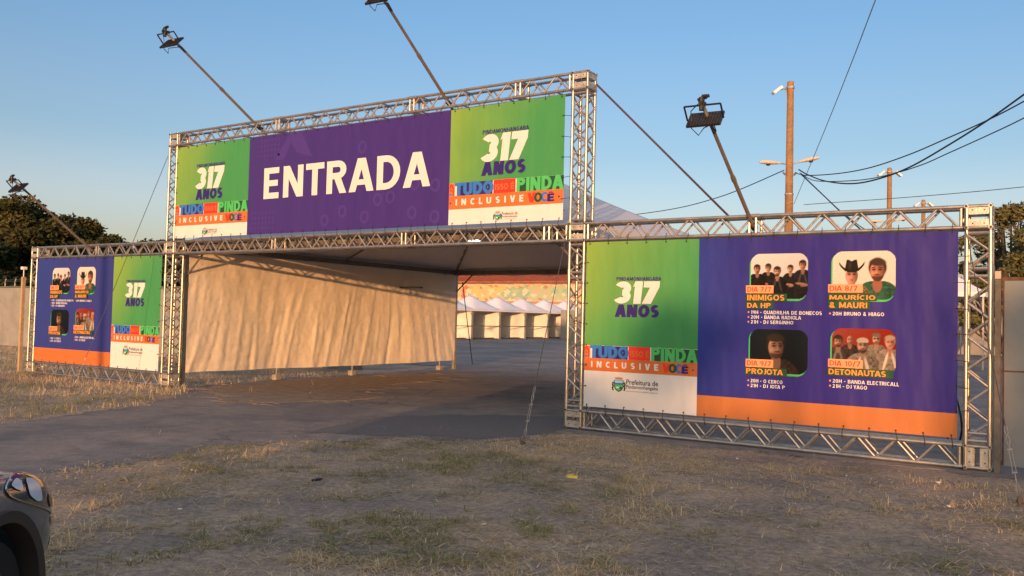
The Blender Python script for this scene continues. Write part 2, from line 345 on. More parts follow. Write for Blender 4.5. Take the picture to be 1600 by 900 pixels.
# ------------------------------------------------------------------ block lettering drawn from strokes
def glyph(c, t):
    """bold block capital, cap height 1: returns (width, [convex quads])"""
    Q = []; h = t/2
    def bar(x0, y0, x1, y1): Q.append([(x0, y0), (x1, y0), (x1, y1), (x0, y1)])
    def dia(xb, y0, xt, y1, k=1.12): w_ = t*k/2; Q.append([(xb-w_, y0), (xb+w_, y0), (xt+w_, y1), (xt-w_, y1)])
    def arc(cx, cy, rx, ry, a0, a1, tt=None, n=None):
        tt = tt or t; n = n or max(4, int(abs(a1-a0)/15)); 
        for i in range(n):
            a, b = R(a0+(a1-a0)*i/n), R(a0+(a1-a0)*(i+1)/n)
            P = [((rx-tt/2)*math.cos(a), (ry-tt/2)*math.sin(a)), ((rx+tt/2)*math.cos(a), (ry+tt/2)*math.sin(a)), ((rx+tt/2)*math.cos(b), (ry+tt/2)*math.sin(b)), ((rx-tt/2)*math.cos(b), (ry-tt/2)*math.sin(b))]
            if a1 < a0: P = P[::-1]
            Q.append([(cx+x, cy+y) for x, y in P])
    if c == ' ': return .28, Q
    if c in 'ÉÊÍ':
        w, Q = glyph({'É': 'E', 'Ê': 'E', 'Í': 'I'}[c], t); m = w/2
        if c == 'Ê': Q.append([(m-.2, 1.07), (m-.06, 1.07), (m+.02, 1.2), (m-.06, 1.26)]); Q.append([(m+.06, 1.07), (m+.2, 1.07), (m+.06, 1.26), (m-.02, 1.2)])
        else: Q.append([(m-.06, 1.07), (m+.06, 1.07), (m+.2, 1.26), (m+.03, 1.26)])
        return w, Q
    if c == 'A': w = .78; dia(h*1.12, 0, w/2-.02, 1); dia(w-h*1.12, 0, w/2+.02, 1); bar(.17, .2, w-.17, .2+t*.85)
    elif c in 'BPR':
        w = .62 if c != 'R' else .64; bar(0, 0, t, 1); lo = .44 if c != 'B' else .5
        r = (1-lo+h*0)/2; ry = (1-lo)/2-h*0; cy = (1+lo)/2; rr_ = min(.24, ry)
        ry_c = (1-lo)/2-h*0
        xx = w-(ry_c)*.95
        bar(t*.9, 1-t, xx, 1); bar(t*.9, lo-h*(c == 'B'), xx, lo-h*(c == 'B')+t)
        yb_ = lo-h*(c == 'B'); cyy = (1+yb_)/2; ryy = (1-yb_)/2-h; arc(xx, cyy, w-xx-h, ryy, -90, 90, n=8)
        if c == 'B':
            bar(t*.9, 0, xx, t); ryy2 = (yb_+t)/2-h; arc(xx, ryy2+h, w-xx-h+.02, ryy2, -90, 90, n=8)
        if c == 'R': dia(w-h*1.1+.01, 0, w*.52, lo+h, 1.15)
    elif c == 'C': w = .66; arc(w/2+.03, .5, w/2+.03-h, .5-h, 48, 312)
    elif c == 'G': w = .70; arc(w/2+.02, .5, w/2+.02-h, .5-h, 48, 312); bar(w-t-.02, .14, w-.02, .52); bar(w*.55, .52-t, w-.021, .52)
    elif c == 'D': w = .70; bar(0, 0, t, 1); bar(t*.9, 1-t, .28, 1); bar(t*.9, 0, .28, t); arc(.28, .5, w-.28-h, .5-h, -90, 90, n=12)
    elif c == 'E': w = .55; bar(0, 0, t, 1); bar(t*.9, 1-t, w, 1); bar(t*.9, 0, w, t); bar(t*.9, .5-h, w-.04, .5+h)
    elif c == 'H': w = .68; bar(0, 0, t, 1); bar(w-t, 0, w, 1); bar(t*.9, .5-h, w-t*.9, .5+h)
    elif c == 'I': w = t; bar(0, 0, t, 1)
    elif c == 'J': w = .42; bar(w-t, .28, w, 1); arc(w-t-.06, .30, .06+h, .30-h, -100, 0, n=6)
    elif c == 'L': w = .52; bar(0, 0, t, 1); bar(t*.9, 0, w, t)
    elif c == 'M': w = .86; bar(0, 0, t, 1); bar(w-t, 0, w, 1); dia(w/2, .1, h*1.2, 1, 1.15); dia(w/2, .1, w-h*1.2, 1, 1.15)
    elif c == 'N': w = .70; bar(0, 0, t, 1); bar(w-t, 0, w, 1); dia(w-h*1.1, 0, h*1.1, 1, 1.2)
    elif c in 'OQ':
        w = .76; arc(w/2, .5, w/2-h, .5-h, 0, 360, n=24)
        if c == 'Q': dia(w-.06, -.1, w*.58, .24)
    elif c == '0': w = .60; arc(w/2, .5, w/2-h, .5-h, 0, 360, n=22)
    elif c == 'S': w = .56; r1 = (.5-h)/2+h*.0; ry = (1-t)/4; arc(w/2, 1-h-ry, w/2-h, ry, 35, 270, n=12); arc(w/2, h+ry, w/2-h, ry, 90, -145, n=12)
    elif c == 'T': w = .62; bar(0, 1-t, w, 1); bar(w/2-h, 0, w/2+h, 1-t*.9)
    elif c == 'U': w = .68; bar(0, .34, t, 1); bar(w-t, .34, w, 1); arc(w/2, .345, w/2-h, .345-h, 180, 360, n=12)
    elif c == 'V': w = .72; dia(w/2-.02, 0, h*1.12, 1); dia(w/2+.02, 0, w-h*1.12, 1)
    elif c == 'Y': w = .68; dia(w/2, .40, h*1.12, 1); dia(w/2, .40, w-h*1.12, 1); bar(w/2-h, 0, w/2+h, .46)
    elif c == '1': w = .34; bar(w-t, 0, w, 1); Q.append([(0, .74), (w-t*.9, .82), (w-t*.9, 1), (w-t, 1)])
    elif c == '2': w = .56; arc(w/2-.01, .70, w/2-h, .30-h, 160, -30, n=10); dia(.12, t*.5, w-h-.05, .60, 1.25); bar(0, 0, w, t)
    elif c == '3': w = .56; ry = (1-t)/4; arc(w*.42, 1-h-ry, w*.58-h-.01, ry, 150, -90, n=12); arc(w*.42, h+ry, w*.58-h, ry, 90, -150, n=12)
    elif c == '7': w = .56; bar(0, 1-t, w, 1); dia(.16, 0, w-h*1.15, 1-t*.9, 1.2)
    elif c == '8': w = .58; ry = (1-t)/4; arc(w/2, 1-h-ry, w/2-h-.015, ry, 0, 360, n=16); arc(w/2, h+ry, w/2-h, ry, 0, 360, n=16)
    elif c == '9': w = .58; arc(w/2, .68, w/2-h, .32-h, 0, 360, n=16); arc(w/2-.04, .62, w/2+.04-h, .62-h, 0, -85, n=8)
    elif c == '-': w = .30; bar(0, .38, w, .38+t)
    elif c == '/': w = .42; dia(h, -.06, w-h, 1.06)
    elif c == '&': w = .70; arc(.32, .77, .16, .23-h*.6, 0, 360, t*.8, n=14); arc(.29, .28, .29-h, .28-h, 0, 360, t, n=16); dia(w-h, 0, .25, .72, 1.1)
    else: w = .5; bar(0, 0, w, 1)
    return w, Q
# ------------------------------------------------------------------ banners
WHT = vinyl('print_white', (.66, .655, .66)); BLK = vinyl('print_black', (.02, .02, .025)); NAVY = vinyl('print_navy', (.03, .018, .16))
PURP = vinyl('print_purple', (.045, .024, .19), grad=((.05, .03, .20), -10, 3, 0, 5)); INDIGO = vinyl('print_indigo', (.045, .022, .26)); 
INDIGO_R = vinyl('print_indigo_gradient', (.024, .018, .20), grad=((.018, .045, .30), 1.5, 1.6, 4.2, 1.8))
INDIGO_L = vinyl('print_indigo_wing', (.03, .04, .23), grad=((.025, .045, .26), -15, 1.6, -12, 1.8))
ORNG = vinyl('print_orange', (.56, .15, .04)); ORNG_D = vinyl('print_orange_text', (.85, .30, .06)); RED = vinyl('print_red', (.72, .04, .025)); REDT = vinyl('print_red_orange', (.75, .09, .03))
BLUE = vinyl('print_blue', (.035, .17, .55)); DGRN = vinyl('print_dark_green', (.015, .075, .035)); LGRN = vinyl('print_light_green', (.07, .45, .13)); PEACH = vinyl('print_peach', (.85, .32, .16))
SKIN = vinyl('print_skin', (.50, .24, .15)); SKIN_D = vinyl('print_skin_shade', (.27, .12, .075)); SKIN2 = vinyl('print_skin_light', (.62, .34, .25)); HAIR = vinyl('print_hair', (.03, .018, .012)); GREY = vinyl('print_grey_cloth', (.30, .25, .21)); GREY2 = vinyl('print_grey_shade', (.13, .10, .08)); MAROON = vinyl('print_maroon', (.22, .02, .015)); DKBL = vinyl('print_night', (.008, .014, .02)); PALE = vinyl('print_pale_grey', (.62, .64, .66)); SHIRT = vinyl('print_green_shirt', (.03, .15, .07)); CHECK = vinyl('print_check', (.45, .33, .14)); JKT = vinyl('print_brown_jacket', (.07, .045, .04)); DRKC = vinyl('print_dark_cloth', (.015, .015, .02)); PURP2 = vinyl('print_purple_mark', (.06, .034, .235)); ORNG_T = vinyl('print_orange_tone', (.44, .155, .05)); CRN = vinyl('print_crown', (.42, .23, .10)); SKYP = vinyl('print_sky', (.3, .55, .75))
PALL = [SKIN_D, WHT, BLK, NAVY, ORNG, ORNG_D, RED, REDT, BLUE, DGRN, LGRN, PEACH, SKIN, SKIN2, HAIR, GREY, GREY2, MAROON, DKBL, PALE, SHIRT, CHECK, JKT, DRKC, PURP2, ORNG_T, CRN, SKYP]
LAY = .002
class Art:
    """flat print: polygons in banner coordinates (x, z), each layer 2 mm proud of the one below"""
    def __init__(s, y): s.b = MB(); s.y = y
    def poly(s, pts, m, layer):
        from mathutils.geometry import tessellate_polygon
        tr = tessellate_polygon([[Vector((x, z, 0)) for x, z in pts]])
        mi = PALL.index(m); yy = s.y-layer*LAY
        F = []
        for t in tr:
            a, b, c = [pts[i] for i in t]
            cr = (b[0]-a[0])*(c[1]-a[1])-(b[1]-a[1])*(c[0]-a[0])
            F.append(t if cr > 0 else t[::-1])
        s.b.add([(x, yy, z) for x, z in pts], F, mi)
    def rect(s, x0, z0, x1, z1, m, layer): s.poly([(x0, z0), (x1, z0), (x1, z1), (x0, z1)], m, layer)
    def ell(s, x, z, rx, rz, m, layer, n=20, clip=None, rot=0):
        P = []
        for i in range(n):
            t = 2*math.pi*i/n; u = rx*math.cos(t); v = rz*math.sin(t)
            P.append((x+u*math.cos(rot)-v*math.sin(rot), z+u*math.sin(rot)+v*math.cos(rot)))
        s.clip(P, clip, m, layer)
    def clip(s, P, box, m, layer):
        if box:
            x0, z0, x1, z1 = box
            for ax, v, sg in ((0, x0, 1), (0, x1, -1), (1, z0, 1), (1, z1, -1)):
                Q = []
                for i in range(len(P)):
                    a, b = P[i-1], P[i]; ia = sg*(a[ax]-v) >= 0; ib = sg*(b[ax]-v) >= 0
                    if ia != ib:
                        t = (v-a[ax])/(b[ax]-a[ax]); Q.append((a[0]+(b[0]-a[0])*t, a[1]+(b[1]-a[1])*t))
                    if ib: Q.append(b)
                P = Q
                if len(P) < 3: return
        s.poly(P, m, layer)
    def rrect(s, x0, z0, x1, z1, r, m, layer):
        P = []
        for cx, cz, a0 in ((x1-r, z1-r, 0), (x0+r, z1-r, 90), (x0+r, z0+r, 180), (x1-r, z0+r, 270)):
            for k in range(7): t = R(a0+15*k); P.append((cx+r*math.cos(t), cz+r*math.sin(t)))
        s.poly(P, m, layer)
    def text(s, txt, x0, z0, x1, z1, m, layer, bold=.02, space=1, shear=0, raw=False):
        cu = bpy.data.curves.new('t', 'FONT'); cu.body = txt; cu.offset = bold; cu.space_character = space; cu.resolution_u = 3; cu.shear = shear
        o = bpy.data.objects.new('t', cu); COL.objects.link(o)
        bpy.context.view_layer.update()
        dg = bpy.context.evaluated_depsgraph_get(); m_ = bpy.data.meshes.new_from_object(o.evaluated_get(dg))
        v = [(p.co.x, p.co.y) for p in m_.vertices]
        xa = min(p[0] for p in v); xb = max(p[0] for p in v); ya = min(p[1] for p in v); yb = max(p[1] for p in v)
        kx = (x1-x0)/(xb-xa); kz = (z1-z0)/(yb-ya); mi = PALL.index(m); yy = s.y-layer*LAY
        F = []
        for p in m_.polygons:
            idx = list(p.vertices); a, b, c = [v[i] for i in idx[:3]]
            if (b[0]-a[0])*(c[1]-a[1])-(b[1]-a[1])*(c[0]-a[0]) < 0: idx = idx[::-1]
            F.append(tuple(idx))
        s.b.add([(x0+(x-xa)*kx, yy, z0+(y-ya)*kz) for x, y in v], F, mi)
        bpy.data.objects.remove(o); bpy.data.curves.remove(cu); bpy.data.meshes.remove(m_)
    def caps(s, txt, x0, z0, x1, z1, m, layer, t=.21, gap=.13, shear=0):
        """block capitals fitted to a box (accents may rise above it)"""
        mi = PALL.index(m); items = []; x = 0
        DG = 'AVTYLJ'
        for i_, ch in enumerate(txt):
            w, Q = glyph(ch, t); items.append((x, Q)); nx_ = txt[i_+1] if i_+1 < len(txt) else ''
            x += w+gap-(min(gap*.55, .07) if (ch in DG or nx_ in DG) else 0)
            if (ch in 'AL' and nx_ in 'TVY') or (ch in 'TVY' and nx_ == 'A'): x -= .06
            gl_ = gap*(.45 if (ch in DG or nx_ in DG) else 1)
        tot = items[-1][0]+glyph(txt[-1], t)[0]; kx = (x1-x0-shear*(z1-z0))/tot; kz = z1-z0
        for gx, Q in items:
            for i, q in enumerate(Q):
                yy = s.y-layer*LAY-.00012*(i % 7)
                P = [(x0+(gx+u)*kx+shear*v*kz, yy, z0+v*kz) for u, v in q]
                a, b, c = P[0], P[1], P[2]; cr = (b[0]-a[0])*(c[2]-a[2])-(b[2]-a[2])*(c[0]-a[0])
                if cr < 0: P = P[::-1]
                s.b.add(P, [(0, 1, 2, 3)], mi)
    def out(s, name, parent, label=None):
        used = sorted(set(s.b.m)); mp = {k: i for i, k in enumerate(used)}; s.b.m = [mp[k] for k in s.b.m]
        o = s.b.build(name, [PALL[k] for k in used], parent)
        if label: o['label'] = label
        return o
YB = -.012
def gmat(name, x0, z0, x1, z1): return vinyl(name, (.05, .26, .09), grad=((.21, .36, .06), x0-.1, z1, x0+(x1-x0)*1.0, z0+.25*(z1-z0)))
def logo_panel(par, x0, x1, zt, zb_, L):
    """green anniversary panel; L gives the heights and local x positions"""
    a = Art(YB)
    row1t, row1b, row2b = L['rows']
    W_ = x1-x0
    k = W_/1.77
    a = Art(YB); t = L['t']
    a.caps('PINDAMONHANGABA', x0+t[0], t[1], x0+t[2], t[3], NAVY, 1, .2, .1)
    t = L['n']; a.caps('317', x0+t[0], t[1], x0+t[2], t[3], WHT, 1, .27, .05, .1)
    t = L['a']; a.caps('ANOS', x0+t[0], t[1], x0+t[2], t[3], NAVY, 1, .27, .06, .06)
    a.out('logo_lettering', par)
    a = Art(YB); h = row1t-row1b; b = row1b
    # house icon block, navy, red, green blocks
    a.rect(x0, b, x0+.095*k, row1t-.03*h, ORNG, 1)
    a.poly([(x0+.0*k, b+.55*h), (x0+.02*k, b+.9*h), (x0+.045*k, b+.93*h), (x0+.082*k, b+.6*h), (x0+.082*k, b+.03*h), (x0+.062*k, b+.03*h), (x0+.062*k, b+.52*h), (x0+.035*k, b+.74*h), (x0+.01*k, b+.5*h)], RED, 2)
    a.ell(x0+.03*k, b+.42*h, .014*k, .09*h, RED, 2); a.ell(x0+.03*k, b+.14*h, .022*k, .07*h, BLUE, 2)
    a.rect(x0+.13*k, b+.0*h, x0+.71*k, row1t-.02*h, NAVY, 1)
    a.caps('TUDO', x0+.095*k, b+.01*h, x0+.725*k, row1t, BLUE, 2, .25, .03)
    a.ell(x0+.632*k, b+.52*h, .036*k, .17*h, NAVY, 3); a.ell(x0+.632*k, b+.5*h, .012*k, .1*h, BLUE, 4)
    a.rect(x0+.725*k, b, x0+1.065*k, row1t, RED, 3)
    a.caps('ISSO É', x0+.75*k, b+.24*h, x0+1.045*k, b+.68*h, ORNG, 4, .19, .08)
    a.rect(x0+1.08*k, b, x0+1.775*k, row1t-.03*h, DGRN, 1)
    a.caps('PINDA', x0+1.08*k, b, x0+1.775*k, row1t+.01*h, LGRN, 2, .23, .06)
    a.rect(x0, row2b, x1, row1b-.001, ORNG, 1)
    h2 = row1b-row2b
    a.caps('INCLUSIVE', x0+.115*k, row2b+.28*h2, x0+1.19*k, row2b+.76*h2, WHT, 2, .22, .62)
    xx = x0+1.25*k; 
    for ch, w, c_, ly, up in (('V', .125, RED, 2, 0), ('O', .12, DGRN, 3, 0), ('C', .11, BLUE, 2, 0), ('Ê', .10, NAVY, 4, .2)):
        a.caps(ch, xx, row2b+.17*h2, xx+w*k, row2b+(.86-up*.7)*h2, c_, ly, .24); xx += .098*k
    for u in (.03, 1.71): a.ell(x0+u*k, row2b+.47*h2, .013*k, .07*h2, NAVY, 2)
    a.out('slogan_strip', par)
    c = Art(YB); cx0, cz0, cx1, cz1 = L['c']; w = cx1-cx0; hh = cz1-cz0; P = lambda u, v: (x0+cx0+w*u, cz0+hh*v)
    c.poly([P(.15, .8), P(.85, .8), P(.86, .38), P(.72, .15), P(.5, .04), P(.28, .15), P(.14, .38)], BLK, 1)
    c.poly([P(.2, .78), P(.8, .78), P(.8, .62), P(.2, .62)], SKYP, 2)
    c.poly([P(.2, .62), P(.8, .62), P(.8, .52), P(.2, .52)], BLUE, 2)
    c.poly([P(.2, .51), P(.8, .51), P(.8, .38), P(.68, .2), P(.5, .11), P(.32, .2), P(.2, .38)], LGRN, 2)
    c.ell(*P(.42, .33), w*.12, hh*.05, WHT, 3); c.ell(*P(.66, .3), w*.09, hh*.08, DGRN, 3)
    c.poly([P(.24, .83), P(.22, .98), P(.33, .95), P(.38, 1.0), P(.5, .97), P(.62, 1.0), P(.67, .95), P(.78, .98), P(.76, .83)], CRN, 2)
    for sx in (-1, 1):
        for q in range(5): c.ell(*P(.5+sx*(.42+.03*(q % 2)), .62-.11*q), w*.07, hh*.06, BLK if q % 2 else DGRN, 1+q*.3, rot=sx*.6)
    c.poly([P(.18, .1), P(.5, -.02), P(.82, .1), P(.8, .16), P(.5, .05), P(.2, .16)], PALE, 3)
    c.out('crest', par)
    a = Art(YB)
    t = L['p']; H_ = cz1-cz0
    a.text('Prefeitura de', x0+t[0], cz0+.56*H_, x0+t[1], cz0+.88*H_, BLK, 1, .012)
    a.text('Pindamonhangaba', x0+t[0], cz0+.24*H_, x0+t[1], cz0+.52*H_, BLK, 1, .012)
    a.text('www.pindamonhangaba.sp.gov.br', x0+t[0], cz0+.08*H_, x0+t[1], cz0+.18*H_, BLK, 1, .0)
    a.out('city_hall_lettering', par)
def person_bust(a, x, z, s, box, skin, cloth, hair, lay, beard=True, hat=None, bald=False, cloth2=None, legs=False, arms=False):
    """s = head height; (x,z) chin"""
    dz = 0
    body = [(x-.95*s, z-.55*s), (x-.8*s, z-.35*s), (x-.3*s, z-.15*s), (x+.3*s, z-.15*s), (x+.8*s, z-.35*s), (x+.95*s, z-.55*s), (x+.98*s, z-2.2*s), (x+.72*s, z-3.4*s), (x-.72*s, z-3.4*s), (x-.98*s, z-2.2*s)]
    a.clip(body, box, cloth, lay)
    a.clip([(x-.2*s, z+.15*s), (x+.2*s, z+.15*s), (x+.24*s, z-.2*s), (x, z-.65*s), (x-.24*s, z-.2*s)], box, skin, lay+.5)
    if cloth2: 
        a.clip([(x-.32*s, z-.1*s), (x-.05*s, z-.75*s), (x-.18*s, z-1.5*s), (x-.55*s, z-.3*s)], box, cloth2, lay+.6); a.clip([(x+.32*s, z-.1*s), (x+.55*s, z-.3*s), (x+.18*s, z-1.5*s), (x+.05*s, z-.75*s)], box, cloth2, lay+.6)
    if arms:
        a.clip([(x-.9*s, z-1.5*s), (x-.2*s, z-1.2*s), (x+.55*s, z-1.35*s), (x+.9*s, z-1.75*s), (x+.2*s, z-1.62*s), (x-.3*s, z-1.65*s)], box, skin, lay+.7)
    if not bald: a.ell(x, z+.62*s, .41*s, .50*s, hair, lay+.8, clip=box)
    a.ell(x-.37*s, z+.45*s, .07*s, .12*s, skin, lay+.9, clip=box); a.ell(x+.37*s, z+.45*s, .07*s, .12*s, skin, lay+.9, clip=box)
    a.ell(x, z+.45*s, .35*s, .50*s, SKIN_D, lay+.95, clip=box); a.ell(x-.06*s, z+.47*s, .28*s, .46*s, skin, lay+1.1, clip=box)
    if not bald: a.clip([(x-.35*s, z+.72*s), (x-.3*s, z+1.0*s), (x, z+1.1*s), (x+.3*s, z+1.0*s), (x+.35*s, z+.72*s), (x+.15*s, z+.83*s), (x-.15*s, z+.83*s)], box, hair, lay+1.4)
    if beard:
        a.clip([(x-.33*s, z+.42*s), (x-.2*s, z+.3*s), (x, z+.34*s), (x+.2*s, z+.3*s), (x+.33*s, z+.42*s), (x+.27*s, z+.08*s), (x, z-.08*s), (x-.27*s, z+.08*s)], box, hair, lay+1.4)
        a.ell(x, z+.2*s, .1*s, .035*s, skin, lay+1.9, clip=box)
    else: a.ell(x, z+.2*s, .12*s, .03*s, MAROON, lay+1.4, clip=box)
    for sx in (-1, 1):
        a.ell(x+sx*.14*s, z+.53*s, .055*s, .028*s, BLK, lay+1.5, clip=box, n=10)
        a.clip([(x+sx*.05*s, z+.61*s), (x+sx*.24*s, z+.63*s), (x+sx*.24*s, z+.67*s), (x+sx*.05*s, z+.65*s)], box, hair, lay+1.5)
    a.clip([(x-.02*s, z+.5*s), (x+.05*s, z+.5*s), (x+.07*s, z+.34*s), (x-.05*s, z+.34*s)], box, GREY if skin is SKIN else SKIN, lay+1.3)
    if hat:
        a.clip([(x-.62*s, z+.7*s), (x-.7*s, z+1.12*s), (x-.52*s, z+1.22*s), (x-.45*s, z+.98*s), (x-.3*s, z+.9*s), (x-.3*s, z+1.1*s), (x-.2*s, z+1.42*s), (x-.05*s, z+1.37*s), (x+.2*s, z+1.42*s), (x+.3*s, z+1.1*s), (x+.3*s, z+.9*s), (x+.45*s, z+.98*s), (x+.52*s, z+1.22*s), (x+.7*s, z+1.12*s), (x+.62*s, z+.7*s), (x+.35*s, z+.62*s), (x, z+.72*s), (x-.35*s, z+.62*s)], box, hat, lay+2)
def photo_print(par, x0, z0, x1, z1, people, bgf, label):
    """a printed photograph: a fine grid coloured vertex by vertex (soft shapes, grain), clipped to rounded corners"""
    W_, H_ = x1-x0, z1-z0; nx, ny = 104, int(104*H_/W_)
    U, V_ = np.meshgrid(np.linspace(0, W_, nx), np.linspace(0, H_, ny)); g_ = np.random.default_rng(int(x0*100+z0*1000) % 9999)
    C = bgf(U/W_, V_/H_)
    def sm(a, b, t): t = np.clip((t-a)/(b-a), 0, 1); return t*t*(3-2*t)
    def put(m, c):
        nonlocal C; c = np.array(c) if not isinstance(c, np.ndarray) else c
        C = C*(1-m[..., None])+c*m[..., None]
    def ell(cx, cy, rx, ry, soft=.12, rot=0):
        a = (U-cx)*math.cos(rot)+(V_-cy)*math.sin(rot); b = -(U-cx)*math.sin(rot)+(V_-cy)*math.cos(rot)
        return 1-sm(1-soft, 1+soft, np.sqrt((a/rx)**2+(b/ry)**2))
    n1 = fbm(U*1.0, V_*1.0, 38, 5, 3); n2 = fbm(U, V_, 90, 8, 2)
    for p in people:
        cx, cy, s = p['x']*W_, p['z'], p['s']; sk = np.array(p.get('skin', (.42, .22, .15))); hr = np.array(p.get('hair', (.02, .014, .01))); cl = np.array(p.get('cloth', (.012, .012, .015)))
        t = p.get('turn', 0)*s
        # body with shoulders, folds and side shading
        sh = cy-.30*s; yy = (sh+.28*s-V_)/s; halfw = np.where(yy < 0, 0, np.minimum(.98, .30+.72*np.sqrt(np.clip(yy/.55, 0, 1))))*s
        body = (1-sm(.93, 1.07, np.abs(U-cx)/np.maximum(halfw, 1e-4)))*(yy > 0)
        fold = .25+1.35*n1+.5*np.sin((U-cx)/s*9+V_/s*3+n1*12)*.35; side_ = 1-.45*sm(-.3, 1, (U-cx)/s)
        put(body, cl*(fold*side_)[..., None])
        if p.get('stripe'): put(body*(np.sin(U/s*42)*np.sin(V_/s*30) > .1)*.75, (.03, .02, .02))
        put(ell(cx+t*.3, cy-.18*s, .21*s, .36*s), sk*.62)                                        # neck
        if p.get('open'): put(ell(cx-.32*s, cy-1.0*s, .10*s, .75*s, .3, -.25)+ell(cx+.32*s, cy-1.0*s, .10*s, .75*s, .3, .25)*.8, np.minimum(cl*2.6+.02, .6))
        if p.get('arms'):
            put(ell(cx-.15*s, cy-1.55*s, .62*s, .13*s, .2, -.12), sk*.75); put(ell(cx+.25*s, cy-1.72*s, .5*s, .12*s, .2, .15), sk*.6)
        if not p.get('bald'): put(ell(cx, cy+.62*s, .40*s, .47*s), hr)
        f = ell(cx+t*.2, cy+.45*s, .315*s, .48*s, .06); lit = 1.3-.95*sm(-.25, .32, (U-cx-t*.2)/s)+.10*(n2-.5); put(f, np.clip(sk*lit[..., None], 0, 1))
        put(f*ell(cx+t, cy+.52*s, .29*s, .09*s, .5)*.6, sk*.28)                              # eye sockets
        for e in (-1, 1):
            put(f*ell(cx+t+e*.135*s, cy+.53*s, .072*s, .036*s, .35), (.01, .008, .006)); put(f*ell(cx+t+e*.14*s, cy+.63*s, .105*s, .030*s, .4, -e*.12)*.95, hr)
        put(f*ell(cx+t*1.25, cy+.42*s, .045*s, .13*s, .6)*.45, np.minimum(sk*1.5, .9)); put(f*ell(cx+t*1.25+.04*s, cy+.33*s, .06*s, .025*s, .6)*.5, sk*.3)
        b_ = p.get('beard', 1.)
        if b_: put(f*np.clip(sm(.30, .16, (V_-cy)/s)+sm(.24, .33, np.abs(U-cx-t*.2)/s)*sm(.52, .3, (V_-cy)/s), 0, 1)*.92*b_, hr*1.3); put(f*ell(cx+t, cy+.285*s, .13*s, .03*s, .5)*.9*b_, hr)
        put(f*ell(cx+t, cy+.215*s, .095*s, .028*s, .4), (.22, .06, .05))
        if p.get('cap') is not None: put(ell(cx, cy+.78*s, .36*s, .22*s, .12)*(V_ > cy+.68*s), p['cap'])
        elif not p.get('bald'): put(ell(cx, cy+.86*s, .36*s, .17*s, .25), hr*1.6)
        if p.get('glasses'):
            for e in (-1, 1): put(f*ell(cx+t+e*.15*s, cy+.52*s, .115*s, .07*s, .25), (.01, .01, .01))
        if p.get('hat'):
            hc_ = np.array((.012, .010, .009)); q = (U-cx)/(.64*s); cur = cy+.70*s+.42*s*np.abs(q)**2.6
            put((1-sm(.8, 1.2, np.abs(V_-cur)/(.075*s)))*(1-sm(.95, 1.05, np.abs(q))), hc_)
            top = cy+1.30*s-.08*s*np.exp(-((U-cx)/(.10*s))**2); wd_ = (.36-.10*(V_-cy-.7*s)/(.6*s))*s
            put((1-sm(.95, 1.05, np.abs(U-cx)/wd_))*sm(-.02*s, .02*s, top-V_)*(V_ > cy+.68*s), hc_); put(ell(cx-.1*s, cy+1.0*s, .08*s, .2*s, .8)*.3, (.09, .08, .075))
    C = C*.82
    C = np.clip(C*(1+.10*(g_.random(C.shape[:2])[..., None]-.5)), 0, 1)
    r = .125; keep = np.zeros((ny-1, nx-1), bool); uc = (U[:-1, :-1]+U[1:, 1:])/2; vc = (V_[:-1, :-1]+V_[1:, 1:])/2
    dx = np.maximum(np.maximum(r-uc, uc-(W_-r)), 0); dz = np.maximum(np.maximum(r-vc, vc-(H_-r)), 0); keep = np.hypot(dx, dz) <= r
    idx = np.arange(nx*ny).reshape(ny, nx); F = np.stack([idx[:-1, :-1], idx[:-1, 1:], idx[1:, 1:], idx[1:, :-1]], -1)[keep]
    me = bpy.data.meshes.new('band_photo'); me.from_pydata([(x0+u, YB-2.2*LAY, z0+v) for u, v in zip(U.ravel(), V_.ravel())], [], F.tolist())
    ca = me.color_attributes.new('print', 'FLOAT_COLOR', 'POINT'); ca.data.foreach_set('color', np.concatenate([C.reshape(-1, 3), np.ones((nx*ny, 1))], 1).ravel().astype(np.float32))
    m = MATS.get('photo_print')
    if not m:
        m = bpy.data.materials.new('printed_photo'); m.use_nodes = True; nn = m.node_tree.nodes; at = nn.new('ShaderNodeAttribute'); at.attribute_name = 'print'
        m.node_tree.links.new(at.outputs['Color'], nn['Principled BSDF'].inputs['Base Color']); nn['Principled BSDF'].inputs['Roughness'].default_value = .5; nn['Principled BSDF'].inputs['Specular IOR Level'].default_value = .12; MATS['photo_print'] = m
    me.materials.append(m); o = bpy.data.objects.new('band_photo', me); COL.objects.link(o); o.parent = par; o['label'] = label
    return o
